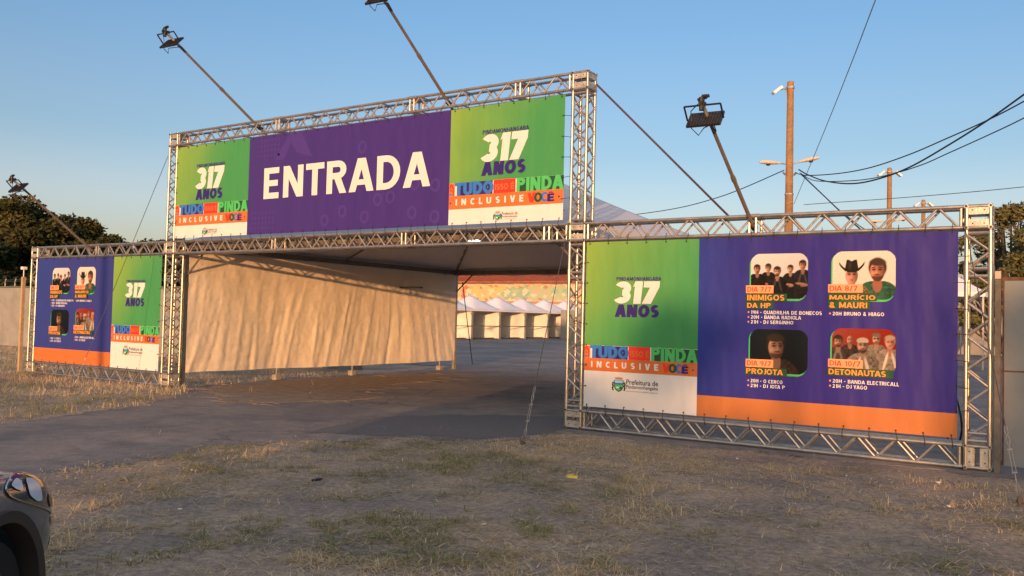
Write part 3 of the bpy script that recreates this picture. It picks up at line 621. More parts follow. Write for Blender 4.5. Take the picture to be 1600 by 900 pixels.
def programme(par, X):
    """line-up section, X = its left edge; coordinates measured on the right wing (left edge 2.12)"""
    o = X-2.12
    def ph(x0, z0, x1, z1, bgf, name, people):
        a = Art(YB); a.rrect(x0+o-.018, z0-.02, x1+o-.012, z1-.012, .13, LGRN, 1); a.out('photo_frame', par)
        photo_print(par, x0+o, z0+.008, x1+o, z1, people, bgf, name)
    def flat(c0, c1, k=0): return lambda u, v: np.array(c0)*(1-v[..., None])+np.array(c1)*v[..., None]+k*(u[..., None]-.5)
    SK = (.40, .21, .14); SL = (.52, .29, .20); GY = (.20, .17, .14)
    ph(2.86, 2.0, 3.61, 2.61, flat((.50, .50, .51), (.62, .64, .67), -.12), 'printed photo of five men in dark clothes on pale backdrop',
       [dict(x=.31, z=.36, s=.105, skin=SK, beard=0, arms=1), dict(x=.70, z=.345, s=.10, skin=SL, arms=1, beard=.5), dict(x=.11, z=.34, s=.115, skin=SK, arms=1, turn=.08, beard=.7), dict(x=.91, z=.385, s=.12, skin=SK, open=1, arms=1, beard=.3), dict(x=.47, z=.30, s=.125, skin=SL, open=1, beard=1)])
    ph(3.92, 2.0, 4.67, 2.62, flat((.66, .62, .56), (.70, .67, .62)), 'printed photo of a man in a black cowboy hat and a bearded man in green',
       [dict(x=.72, z=.235, s=.27, skin=(.50, .20, .13), hair=(.035, .02, .014), cloth=(.035, .13, .075), beard=1, turn=-.03), dict(x=.31, z=.195, s=.24, skin=(.52, .24, .18), cloth=(.42, .30, .14), stripe=1, hat=1, bald=1, beard=0)])
    ph(2.86, 1.01, 3.62, 1.60, flat((.004, .006, .009), (.006, .012, .017)), 'printed photo of a bearded man on black',
       [dict(x=.45, z=.20, s=.31, skin=(.30, .17, .12), cloth=(.05, .03, .026), turn=.07, beard=.95)])
    ph(3.92, 1.06, 4.68, 1.64, flat((.16, .012, .008), (.26, .03, .018), -.04), 'printed photo of five men in grey shirts on red backdrop',
       [dict(x=.29, z=.37, s=.115, skin=SK, cloth=(.05, .03, .025), bald=1, beard=.6), dict(x=.70, z=.38, s=.135, skin=SL, cloth=GY, hair=(.10, .07, .05), glasses=1), dict(x=.10, z=.33, s=.145, skin=SK, cloth=(.06, .05, .045), open=1, beard=1), dict(x=.91, z=.33, s=.16, skin=(.50, .22, .15), cloth=(.24, .20, .16), hair=(.22, .17, .14), beard=.8, open=1), dict(x=.49, z=.265, s=.195, skin=(.36, .23, .18), cloth=(.23, .195, .165), bald=1, cap=(.42, .36, .30), beard=1, open=1)])
    a = Art(YB); LB = 11
    def day(x0, z0, x1, z1, t): a.rect(x0+o, z0, x1+o, z1, PEACH, LB); a.caps(t, x0+.02+o, z0+.02, x1-.03+o, z1-.02, RED, LB+1, .15, .11)
    def name(x0, z0, x1, z1, t, pad=.035): a.rect(x0+o, z0, x1+o, z1, DGRN, LB-.3); a.caps(t, x0+.02+o, z0+.014, x1-pad+o, z1-.016-(.014 if 'Í' in t else 0), ORNG_D, LB+1, .17, .13)
    def line(x0, z0, x1, z1, t):
        a.caps(t, x0+.045+o, z0+.002, x1+o, z1-.002, WHT, 1, .17, .14); zz = (z0+z1)/2
        a.rect(x0+o, zz-.004, x0+.026+o, zz+.004, PEACH, 1); a.rect(x0+.009+o, zz-.014, x0+.017+o, zz+.014, PEACH, 1.6)
    day(2.80, 2.08, 3.17, 2.185, 'DIA 7/7'); name(2.80, 1.97, 3.35, 2.075, 'INIMIGOS'); name(2.80, 1.87, 3.17, 1.965, 'DA HP')
    line(2.82, 1.80, 3.79, 1.85, '19H - QUADRILHA DE BONECOS'); line(2.82, 1.735, 3.53, 1.785, '20H - BANDA RADIOLA'); line(2.82, 1.67, 3.43, 1.72, '21H - DJ SERGINHO')
    day(3.87, 2.095, 4.29, 2.2, 'DIA 8/7 '); name(3.87, 1.99, 4.46, 2.09, 'MAURÍCIO', .02); name(3.87, 1.885, 4.38, 1.985, '& MAURI')
    line(3.88, 1.80, 4.54, 1.85, '20H BRUNO & HIAGO')
    day(2.81, 1.09, 3.18, 1.195, 'DIA 9/7'); name(2.80, .985, 3.36, 1.085, 'PROJOTA', .05)
    line(2.83, .88, 3.30, .93, '20H - O CERCO'); line(2.83, .815, 3.33, .865, '21H - DJ JOTA P')
    day(3.88, 1.14, 4.30, 1.245, 'DIA 10/7'); name(3.87, 1.035, 4.66, 1.135, 'DETONAUTAS', .09)
    line(3.89, .94, 4.72, .99, '20H - BANDA ELECTRICALL'); line(3.89, .875, 4.35, .925, '21H - DJ YAGO')
    a.out('programme_lettering', par)
TIE = mat('black_tie', (.02, .02, .022), .5)
def sheet_panels(par, panels, art=None):
    b = MB(); ms = []
    for (x0, z0, x1, z1, m) in panels:
        if m not in ms: ms.append(m)
        mi = ms.index(m); n = max(1, int((x1-x0)/.5)); k = max(1, int((z1-z0)/.5))
        for i in range(n):
            for j in range(k):
                xa, xb = x0+(x1-x0)*i/n, x0+(x1-x0)*(i+1)/n; za, zb2 = z0+(z1-z0)*j/k, z0+(z1-z0)*(j+1)/k
                b.add([(xa, YB, za), (xb, YB, za), (xb, YB, zb2), (xa, YB, zb2)], [(0, 1, 2, 3)], mi)
    X0_ = min(p[0] for p in panels); X1_ = max(p[2] for p in panels); Z0_ = min(p[1] for p in panels); Z1_ = max(p[3] for p in panels)
    ms.append(WHT); b.add([(X0_, YB+.003, Z0_), (X1_, YB+.003, Z0_), (X1_, YB+.003, Z1_), (X0_, YB+.003, Z1_)], [(3, 2, 1, 0)], len(ms)-1)
    if art:
        used = sorted(set(art.b.m)); k0 = len(ms); ms += [PALL[k] for k in used]
        kv = len(b.v); b.v += art.b.v; b.f += [tuple(i+kv for i in f) for f in art.b.f]; b.m += [k0+used.index(k) for k in art.b.m]
    b.build('sheet', ms, par)
    return X0_, X1_, Z0_, Z1_
def ties(par, X0_, X1_, Z0_, Z1_, n, nv, left=True, right=True):
    rnd = random.Random(int(X0_*10)); proto = None
    pts = [(X0_+.06+(X1_-X0_-.12)*i/n, z, 0, s) for i in range(n+1) for z, s in ((Z1_, 1), (Z0_, -1))]
    pts += [(x, Z0_+(Z1_-Z0_)*j/nv, s, 0) for j in range(1, nv) for x, s, on in ((X0_, -1, left), (X1_, 1, right)) if on]
    for (x, z, sx, sz) in pts:
        key = (sx, sz); 
        b = MB(); j = rnd.uniform(-.02, .02); L = .10 if sz < 0 else .07
        if sx: L = .12
        if sz: P = [(0, -.006, -sz*.03), (j*.4, -.02, sz*.01), (j, -.012, sz*L*.5), (j, .012, sz*L), (j*.6, .03, sz*(L+.03))]
        else: P = [(-sx*.03, -.006, 0), (sx*.01, -.02, j*.4), (sx*L*.55, -.012, j), (sx*L, .0, j*1.6)]
        b.path(P, .0045, 5); b.tube((-sx*.03, -.012, -sz*.03), (-sx*.03, .002, -sz*.03), .011, 8)
        b.build('cable_tie', TIE, par, loc=(x, YB, z))
def under(par_loc): return empty('banner', (0, 0, 0))
# right wing banner
bR = tag(empty('banner'), 'right wing banner, green logo panel at its left, four band photos on blue', 'banner')
GR_R = gmat('print_green_right', .34, .9, 2.12, 2.84)
e = sheet_panels(bR, [(.34, 1.29, 2.12, 2.84, GR_R), (.34, .37, 2.12, 1.29, WHT), (2.12, .66, 5.36, 2.84, INDIGO_R), (2.12, .37, 5.36, .66, ORNG_T)])
logo_panel(bR, .34, 2.12, 2.84, .37, dict(rows=(1.29, 1.10, .91), t=(.51, 2.255, 1.22, 2.31), n=(.49, 1.92, 1.20, 2.245), a=(.49, 1.72, 1.20, 1.905), c=(.47, .61, .69, .84), p=(.70, 1.20)))
programme(bR, 2.12); ties(bR, *e, 16, 8)
a = Art(YB)   # faint printed marks
a.poly([(2.4, 1.75), (3.0, 1.35), (3.0, 2.05)], NAVY, .5) if False else None
bL = tag(empty('banner'), 'left wing banner, four band photos on blue, green logo panel at its right', 'banner')
GR_L = gmat('print_green_left', -11.83, .9, -10.06, 2.84)
e = sheet_panels(bL, [(-15.08, .66, -11.83, 2.84, INDIGO_L), (-15.08, .33, -11.83, .66, ORNG), (-11.83, 1.29, -10.06, 2.84, GR_L), (-11.83, .33, -10.06, 1.29, WHT)])
logo_panel(bL, -11.83, -10.06, 2.84, .37, dict(rows=(1.29, 1.10, .91), t=(.51, 2.255, 1.22, 2.31), n=(.49, 1.92, 1.20, 2.245), a=(.49, 1.72, 1.20, 1.905), c=(.47, .61, .69, .84), p=(.70, 1.20)))
programme(bL, -15.08); ties(bL, *e, 14, 7)
bT = tag(empty('banner'), 'long purple banner high over the entrance reading ENTRADA between two green logo panels', 'banner')
GR_A = gmat('print_green_top_left', -9.65, 3.7, -7.35, 5.15); GR_B = gmat('print_green_top_right', -2.30, 3.7, -.09, 5.15)
a = Art(YB)
for (x, z) in ((-4.75, 3.55), (-4.2, 3.42), (-3.6, 3.75), (-3.1, 3.45), (-2.6, 3.9), (-4.3, 4.7), (-2.6, 3.36), (-3.9, 3.72), (-3.05, 3.95), (-5.2, 3.4)):
    n = 20
    for q in range(n):
        t0, t1 = 2*math.pi*q/n, 2*math.pi*(q+1)/n
        a.poly([(x+.06*math.cos(t0), z+.07*math.sin(t0)), (x+.11*math.cos(t0), z+.12*math.sin(t0)), (x+.11*math.cos(t1), z+.12*math.sin(t1)), (x+.06*math.cos(t1), z+.07*math.sin(t1))], PURP2, 1)
a.poly([(-6.6, 4.65), (-6.2, 5.14), (-5.9, 5.14), (-5.55, 4.62), (-6.0, 4.75), (-6.15, 4.95), (-6.35, 4.62)], PURP2, 1)
for i in range(7):
    for j in range(4): a.ell(-7.2+.1*i, 3.32+.1*j, .03, .03, PURP2, 1, n=8); a.ell(-7.1+.1*i, 4.75+.1*j, .03, .03, PURP2, 1, n=8)
e = sheet_panels(bT, [(-9.65, 3.9, -7.35, 5.15, GR_A), (-9.65, 3.2, -7.35, 3.9, WHT), (-7.35, 3.2, -2.30, 5.15, PURP), (-2.30, 3.9, -.09, 5.15, GR_B), (-2.30, 3.2, -.09, 3.9, WHT)], a)
LT = dict(rows=(3.905, 3.685, 3.46), t=(.66, 4.67, 1.56, 4.74), n=(.65, 4.21, 1.55, 4.665), a=(.65, 3.985, 1.52, 4.21), c=(.91, 3.235, 1.08, 3.39), p=(1.08, 1.38))
logo_panel(bT, -9.65, -7.35, 5.15, 3.2, LT); logo_panel(bT, -2.30, -.09, 5.15, 3.2, LT)
a = Art(YB); a.caps('ENTRADA', -6.89, 3.89, -2.71, 4.50, WHT, 2, .19, .16); a.out('entrance_lettering', bT)
ties(bT, *e, 32, 6)

# ------------------------------------------------------------------ main canopy tent behind the arch
TENT = mat('tent_fabric', (.60, .585, .60), .75, var=.05, vscale=2, bump=.15, bscale=8, spec=.2)
WALLF = mat('tent_wall_fabric', (.74, .64, .50), .8, var=.07, vscale=1.5, bump=.25, bscale=14, spec=.15)
STEEL = mat('painted_steel', (.16, .14, .12), .55, .3, var=.35, vscale=10)
STEEL_L = mat('galvanised_steel', (.34, .29, .21), .5, .5, var=.3, vscale=12)
tx0, tx1, ty0, ty1, te, tp = -9.88, .12, .38, 10.38, 3.16, 5.5
tent = tag(empty('canopy_tent', (-4.86, 5.38, 0)), 'large white pyramid canopy tent behind the arch with a creased beige curtain', 'tent')

b = MB(); N = 24
def roofz(u, v):  # u,v in -1..1
    d = max(abs(u), abs(v)); return te+(tp-te)*((1-d)*.86+.14*(1-d)**2.2)-.05*math.sin(math.pi*(1-d))*0
for i in range(N+1):
    for j in range(N+1):
        u = -1+2*i/N; v = -1+2*j/N; z = roofz(u, v)+.012*math.sin(7*u+5*v)
        b.v.append((u*5.03, v*5.03, z))
b.f = [(i*(N+1)+j, (i+1)*(N+1)+j, (i+1)*(N+1)+j+1, i*(N+1)+j+1) for i in range(N) for j in range(N)]; b.m = [0]*len(b.f)
roof = b.build('roof', TENT, tent, smooth='all')
b = MB()
for (ax, ay, bx, by) in ((5.03, -5.03, 5.03, 5.03), (5.03, 5.03, -5.03, 5.03), (-5.03, 5.03, -5.03, -5.03)):
    n = 40
    for k in range(n):
        t0, t1 = k/n, (k+1)/n
        P = [(ax+(bx-ax)*t, ay+(by-ay)*t) for t in (t0, t1)]
        b.add([(P[0][0], P[0][1], te+.03), (P[1][0], P[1][1], te+.03), (P[1][0], P[1][1], te-.2-.01*math.sin(k*1.3)), (P[0][0], P[0][1], te-.2-.01*math.sin((k-1)*1.3))], [(0, 1, 2, 3)])
b.build('valance', TENT, roof)
b = MB()
for sx, sy in ((-1, -1), (1, -1), (1, 1), (-1, 1)):
    b = MB(); b.box((sx*4.96, sy*4.96, te/2-.02), (.09, .09, te-.04)); b.box((sx*4.96, sy*4.96, .015), (.22, .22, .01)); b.build('leg', STEEL_L, tent)
b = MB()
for s in (-1, 1):
    b.box((0, s*4.96, te-.11), (9.8, .07, .12)); b.box((s*4.96, 0, te-.11), (.07, 9.8, .12))
b.build('eave_beam', STEEL, tent)
b = MB()
for sx, sy in ((-1, -1), (1, -1), (1, 1), (-1, 1)):
    b.path([(sx*4.96, sy*4.96, te-.06), (sx*2.5, sy*2.5, roofz(.5, .5)-.08), (0, 0, tp-.1)], .035, 6)
    b.tube((sx*4.96, sy*4.94, te-.75), (sx*4.25, sy*4.94, te-.12), .022, 6); b.tube((sx*4.94, sy*4.96, te-.75), (sx*4.94, sy*4.25, te-.12), .022, 6)
for s in (-1, 1):
    b.path([(0, s*4.96, te-.06), (0, s*2.5, roofz(0, .5)-.06), (0, 0, tp-.1)], .025, 6); b.path([(s*4.96, 0, te-.06), (s*2.5, 0, roofz(.5, 0)-.06), (0, 0, tp-.1)], .025, 6)
b.build('roof_frame', STEEL, tent)
# side curtain along the left side, creased and sagging
b = MB(); nyy, nzz = 260, 90
rnd = random.Random(3)
folds = [(lambda f_: (f_, -.42+.85*(f_/9.9)**2+rnd.gauss(0, .13)))(rnd.uniform(0, 10.6)) + ( rnd.uniform(.03, .09), rnd.uniform(.003, .013)*rnd.choice((-1, 1, 1)), rnd.uniform(0, .7)) for _ in range(150)]
for i in range(nyy+1):
    y = 9.85*i/nyy
    for j in range(nzz+1):
        t = j/nzz; zb_ = .29+.012*math.sin(y*.6+1)+.005*math.sin(y*3.1); z = zb_+(te-.2-zb_)*t
        dx = .035*math.sin(y*1.7+t*.8)*(1-t*.6)
        for (fy, sl, w_, am, tt) in folds:
            c = fy+sl*(1-t)*1.7+.12*math.sin(3*t+fy); q = (y-c)/(w_*(1.6-t*.8)); dx += am*math.exp(-q*q)*(min(1, max(0, (1-t)*1.6-tt*.4)))
        dx += .010*(noise.noise(Vector((y*3.5, z*2, 1)))) + .006*noise.noise(Vector((y*9, z*7, 4))) + .004*abs(noise.noise(Vector((y*15+z*6, z*11, 7))))
        dx += .006*math.cos(2*math.pi*(z-.4)/.52)**12
        b.v.append((-4.96+.06+dx, -4.93+y, z))
b.f = [(i*(nzz+1)+j, (i+1)*(nzz+1)+j, (i+1)*(nzz+1)+j+1, i*(nzz+1)+j+1) for i in range(nyy) for j in range(nzz)]; b.m = [0]*len(b.f)
b.build('side_curtain', WALLF, tent, smooth='all')
CONC = mat('concrete_block', (.30, .27, .23), .9, var=.25, vscale=8, bump=.5, bscale=40, spec=.2)
for i, yy in enumerate((3.1, 5.75, 9.6)):
    o = MB(); o.box((0, 0, .07), (.15, .15, .13)); o.tube((0, 0, .13), (0, 0, .34), .02, 8)
    q = o.build('weight_block', CONC, None, loc=(-9.82, yy, .01)); 
    tag(q, ('small concrete weight block under the curtain, nearest the left truss tower', 'small concrete weight block under the middle of the beige curtain', 'small concrete weight block beside the far tent leg')[i], 'weight block', 'weight blocks under the side curtain')
# work lamp under the canopy
lamp = tag(empty('tube_lamp', (-4.05, 3.2, 3.26)), 'small lit white lamp under the canopy just behind the middle truss', 'lamp')
em = bpy.data.materials.new('lamp_glow'); em.use_nodes = True; em.node_tree.nodes['Principled BSDF'].inputs['Emission Color'].default_value = (.95, 1, .95, 1); em.node_tree.nodes['Principled BSDF'].inputs['Emission Strength'].default_value = 5
b = MB(); b.box((0, 0, .04), (.26, .12, .04)); b.tube((0, 0, .05), (0, 0, .35), .01, 6); b.build('housing', STEEL, lamp)
b = MB(); b.box((0, 0, .01), (.22, .09, .018)); b.build('diffuser', em, lamp)

# ------------------------------------------------------------------ floodlights on raking poles
DARK = mat('black_lamp_body', (.02, .018, .018), .45, .2, var=.4, vscale=20); RUST = mat('rusty_pole', (.18, .14, .11), .6, .35, var=.2, vscale=3, bump=.2, bscale=40); GALV = mat('bare_pole_end', (.4, .39, .36), .45, .6, var=.2, vscale=9)
LENS = mat('lamp_lens', (.04, .035, .03), .12, 0)
def flood(base, tip, label, hdr):
    base = Vector(base); tip = Vector(tip); o = tag(empty('floodlight', base), label, 'floodlight', 'floodlights on raking poles above the truss')
    d = tip-base; L = d.length; u = d.normalized()
    b = MB(); b.tube(u*-.45, u*(L*.42), .026, 10); b.tube(u*(L*.42-.04), u*(L*.42+.04), .032, 10); b.tube(u*(L*.42), u*(L*.88), .023, 10); b.build('pole', RUST, o, True)
    b = MB(); b.tube(u*(L*.88-.03), u*(L+.05), .024, 10); b.tube(u*(L*.88-.05), u*(L*.88+.05), .03, 10); b.build('pole_end', GALV, o, True)
    b = MB()
    for k in (-.3, -.02): b.tube(u*(k)-u*.03, u*(k)+u*.03, .042, 8); b.box(u*k+Vector((0, .05, 0)), (.05, .1, .04))
    b.build('clamp', DARK, o)
    rz = Matrix.Rotation(hdr, 3, 'Z'); tilt = rz @ Matrix.Rotation(R(46), 3, 'X')
    hc = d+Vector((0, 0, -.15))+rz @ Vector((0, .12, 0))
    b = MB(); b.box(hc, (.42, .27, .032), tilt)
    for k in range(11): b.box(hc+tilt @ Vector((-.18+.036*k, 0, .018)), (.006, .24, .010), tilt)
    hd = b.build('lamp_head', DARK, o)
    b = MB(); b.box(hc+tilt @ Vector((0, 0, -.021)), (.37, .22, .006), tilt); b.build('lens', LENS, hd)
    b = MB(); A = [hc+tilt @ Vector(p) for p in ((-.222, 0, 0), (-.222, 0, .20), (.222, 0, .20), (.222, 0, 0))]
    for i in range(3): b.tube(A[i], A[i+1], .012, 6)
    b.build('yoke', mat('blue_black_yoke', (.02, .025, .05), .4, .4), hd)
    b = MB(); top = hc+tilt @ Vector((0, 0, .22)); b.tube(top-Vector((0, 0, .08)), top+Vector((0, 0, .08)), .034, 9); b.box(top+Vector((.03, 0, .08)), (.06, .05, .04), tilt); b.tube(top+Vector((-.05, 0, .05)), top+Vector((.09, 0, .09)), .022, 8); b.tube(top+Vector((0, -.05, .0)), top+Vector((0, .09, .02)), .028, 8)
    b.build('clamp_head', DARK, hd)
    b = MB(); b.path([top+Vector((-.05, 0, .0)), hc+tilt @ Vector((-.17, .05, .1)), hc+tilt @ Vector((-.16, -.1, -.05)), hc+tilt @ Vector((-.08, -.14, -.13)), hc+tilt @ Vector((0, -.13, -.04)), d*.86+Vector((.04, 0, 0)), d*.8+Vector((.03, 0, 0))], .007, 5); b.build('cable', DARK, o, True)
    return o
flood((2.85, .08, 3.0), (2.78, -1.72, 4.28), 'black floodlight on a raking pole above the right wing banner', R(4))
flood((-7.22, .08, 5.38), (-7.55, -1.85, 6.78), 'black floodlight on a raking pole above the left end of the ENTRADA banner', R(4))
flood((-2.45, .08, 5.33), (-2.42, -1.85, 6.68), 'floodlight above the right of the ENTRADA banner, its head cut off by the frame', R(4))
flood((-12.85, .08, 3.0), (-12.95, -1.75, 4.42), 'black floodlight on a raking pole above the left wing banner', R(4))

# ------------------------------------------------------------------ guys
WIRE = mat('steel_wire', (.10, .095, .09), .5, .5); GALVT = mat('galvanised_turnbuckle', (.42, .38, .33), .4, .7, var=.2, vscale=30); STRAP = mat('brown_strap', (.06, .04, .035), .8)
def guy(top, anchor, label, tb=.75, r=.006):
    top = Vector(top); anchor = Vector(anchor); o = tag(empty('guy_wire', anchor), label, 'guy wire', 'steel guy wires of the truss')
    d = top-anchor; L = d.length; u = d/L
    b = MB(); b.tube(u*(tb+.1), d, r, 6); b.build('cable', WIRE, o)
    b = MB(); s = u.cross(Vector((0, 1, 0))).normalized()
    b.tube(u*(.22), u*(.36), .006, 6); b.tube(u*(tb-.18), u*(tb-.1), .006, 6)
    for k in (-1, 1): b.tube(u*.33+s*.016*k, u*(tb-.16)+s*.013*k, .0042, 6)
    for kk in (.34, tb-.16): b.tube(u*kk-s*.024, u*kk+s*.024, .011, 8)
    for c0, c1 in ((.12, .23), (tb-.11, tb+.0), (tb, tb+.11)):
        m_ = u*((c0+c1)/2); n_ = 12; rad = (c1-c0)/2
        pts = [m_+u*rad*math.cos(2*math.pi*k/n_)+s*.015*math.sin(2*math.pi*k/n_) for k in range(n_+1)]; b.path(pts, .0045, 5)
    b.build('turnbuckle', GALVT, o, True)
    b = MB(); b.tube(Vector((0, 0, -.12)), Vector((-.02, -.03, .09)), .013, 8); b.tube(u*.02-s*.035, u*.06+s*.035, .014, 8); b.path([u*.0, u*.07+s*.02, u*.14, u*.07-s*.02, u*0], .008, 5); b.build('anchor_stake', RUST, o)
    return o
guy((.02, -.02, 3.12), (.43, -1.85, 0), 'steel guy wire with a turnbuckle staked beside the right truss tower at the road edge')
guy((-9.98, -.02, 5.0), (-10.06, -1.91, 0), 'steel guy wire from the top of the left truss tower staked in dry grass', .6)
guy((5.42, -.02, 2.95), (6.1, -1.96, 0), 'steel guy wire with an eye ring staked before the metal gate at the right end')
def wire(name, pts, r, label, m=WIRE, cat='cable', group=None):
    b = MB(); P = [Vector(p) for p in pts]; Q = []
    for i in range(len(P)-1):
        p0 = P[max(0, i-1)]; p1 = P[i]; p2 = P[i+1]; p3 = P[min(len(P)-1, i+2)]
        for k in range(8 if len(P) > 2 else 1):
            t = k/8; Q.append(.5*((2*p1)+(p2-p0)*t+(2*p0-5*p1+4*p2-p3)*t*t+(3*p1-p0-3*p2+p3)*t**3))
    Q.append(P[-1]); b.path(Q, r, 6); return tag(b.build(name, m, None, smooth='all'), label, cat, group)
wire('strap', [(.28, .3, 5.34), (2.44, .3, 3.17)], .017, 'dark brown tension strap slanting from the top of the right truss tower to the wing', STRAP, 'strap')
b = None
wire('guy_rope', [(-9.6, 10.38, 2.75), (-11.0, 13.01, 0)], .016, 'dark slanting guy rope behind the far leg of the canopy tent', STRAP, 'rope')

# ------------------------------------------------------------------ utility poles with lamps, wires
WOOD = mat('pole_wood', (.26, .155, .075), .85, var=.25, vscale=6, bump=.5, bscale=25); LAMPW = mat('street_lamp_shell', (.62, .52, .40), .5, var=.1, vscale=8); FLW = mat('white_flood', (.75, .74, .72), .45)
def pole(x, y, h, label, floods=(1,), lamps=True, ang=0, group='utility poles in the yard'):
    o = tag(empty('utility_pole', (x, y, 0), ang), label, 'utility pole', group)
    b = MB()
    prof = [(.15, 0), (.145, 1), (.125, h*.62), (.118, h*.62), (.10, h-.02), (.07, h)]
    b.lathe((0, 0, 0), prof+[(0.001, h)], 10); b.build('post', WOOD, o, True)
    for k, s in enumerate(floods):
        fl = MB(); fl.box((s*.40, 0, h-.28), (.32, .22, .08), Matrix.Rotation(R(-38)*-s, 3, 'Y'))
        f_ = fl.build('flood_lamp', FLW, o); a_ = MB(); a_.tube((0, 0, h-.2), (s*.30, 0, h-.26), .018, 6); a_.tube((s*.1, .05, h-.38), (s*.12, .05, h-.12), .02, 6); a_.build('bracket', GALV, f_)
    b = MB()
    b.tube((0, 0, h-.22), (0, 0, h-.16), .125, 10); b.tube((0, 0, h*.62-.02), (0, 0, h*.62+.02), .14, 10); b.build('band', GALV, o)
    if lamps:
        zl = h-2.52
        for s in (-1, 1):
            sh = MB()
            # cobra-head shell: lofted tapered shape pointing out and slightly up
            secs = [(.28, .035, .035), (.36, .07, .05), (.5, .10, .075), (.66, .105, .08), (.82, .085, .065), (.90, .03, .03)]
            up = .10 if s > 0 else .01
            P = []; n = 10
            for (d_, w_, hh) in secs:
                for i in range(n):
                    t = 2*math.pi*i/n; cz = math.sin(t); P.append((s*d_, w_*math.cos(t), zl+.02+d_*up*2.2+(hh*cz if cz > 0 else hh*.55*cz)))
            F = [(j*n+i, j*n+(i+1) % n, (j+1)*n+(i+1) % n, (j+1)*n+i) for j in range(len(secs)-1) for i in range(n)]+[tuple(range(n)), tuple(range(len(P)-n, len(P)))]
            sh.add(P, F); q = sh.build('street_lamp', LAMPW, o, True)
            ar = MB(); ar.tube((0, 0, zl), (s*.34, 0, zl+.03+up*.6), .022, 7); ar.build('arm', GALV, q)
            gl = MB(); gl.lathe((s*.64, 0, zl+.64*up*2.2-.025), [(.001, -.045), (.05, -.035), (.075, 0), (.075, .02)], 10); gl.build('glass', LENS, q)
        b = MB()
        for s in (-1, 1): b.tube((s*.13, -.02, zl-.32), (s*.2, -.02, zl-.24), .03, 8)
        b.build('insulator', STEEL, o)
    return o
AP = -YAW*0+math.atan2(r0.y, r0.x)
pole(-.61, 14.56, 9.0, 'tallest brown utility pole with two street lamps and one white floodlight', (-1,), ang=AP)
pole(-.48, 30.75, 8.97, 'middle utility pole with white floodlights on both sides at its top', (-1, 1), ang=AP)
pole(-.54, 42.04, 8.95, 'farthest and shortest looking utility pole, barely rising above the right wing truss', (-1, 1), ang=AP)
BLKW = mat('black_cable', (.012, .012, .022), .6)
wire('power_cable', [(-.32, 14.15, 6.14), (.17, 13.6, 5.95), (1.29, 12.33, 5.73), (2.3, 11.19, 5.63), (3.35, 10, 5.66), (4.25, 8.97, 5.76), (5.05, 8.08, 5.87), (5.74, 7.29, 6.01), (6.74, 6.17, 6.29), (7.5, 5.4, 6.6)], .014, 'black power cable with the shallowest sag, right of the tallest pole', BLKW, 'cable', 'black cables on the tallest pole')
wire('power_cable', [(-.19, 14.01, 6.21), (.17, 13.6, 5.97), (.84, 12.84, 5.63), (1.71, 11.85, 5.36), (2.49, 10.97, 5.29), (3.35, 10, 5.36), (4.26, 8.97, 5.6), (5.05, 8.08, 5.86), (5.74, 7.29, 6.14), (6.73, 6.17, 6.57), (7.5, 5.4, 6.95)], .019, 'thickest black power cable, sagging low then crossing the others as it rises', BLKW, 'cable', 'black cables on the tallest pole')
wire('power_cable', [(-.14, 13.94, 6.1), (.49, 13.24, 5.72), (1.91, 11.62, 5.40), (2.85, 10.57, 5.32), (3.67, 9.64, 5.34), (4.26, 8.97, 5.43), (5.05, 8.08, 5.56), (5.74, 7.29, 5.69), (6.74, 6.17, 5.95), (7.5, 5.4, 6.2)], .012, 'black power cable lowest of the three at the right edge of the photo', BLKW, 'cable', 'black cables on the tallest pole')
pole(7.9, 5.3, 8.2, 'brown utility pole just right of the view where the black cables end', (), False)
wire('drop_cable', [(-.2, 14.35, 6.13), (2.42, 7.18, 4.09), (3.56, 4.39, 3.2), (4.6, 2.5, 2.2), (5.2, 1.8, .6), (5.2, 1.8, .05)], .014, 'thicker cable dropping steeply from the tallest pole behind the right wing', BLKW, 'cable')
wire('drop_cable', [(-.2, 14.35, 6.1), (1.84, 9.18, 4.5), (2.91, 6.32, 3.72), (4.3, 4.0, 2.6), (5.0, 2.4, .6), (5.0, 2.4, .05)], .009, 'thinner cable dropping beside the thicker one from the tallest pole', BLKW, 'cable')
wire('telephone_wire', [(-.5, 15.84, 5.42), (5.49, 13.9, 5.33), (14, 11.2, 5.6)], .010, 'thin level wire low in the sky right of the tallest pole', WIRE, 'cable')
wire('power_cable', [(-.77, 14.57, 6.32), (-3.85, 17.35, 6.02), (-7.84, 20.72, 6.08), (-16.08, 26.1, 6.5)], .015, 'single dark cable running left from the tallest pole to the tent roof', BLKW, 'cable')
wire('stay_cable', [(-.5, 14.7, 5.3), (4.2, 1.1, 6.21), (8.5, -11.3, 8.0)], .008, 'pale steel cable crossing the sky diagonally down to the tallest pole', mat('blue_grey_cable', (.30, .38, .48), .5), 'cable')

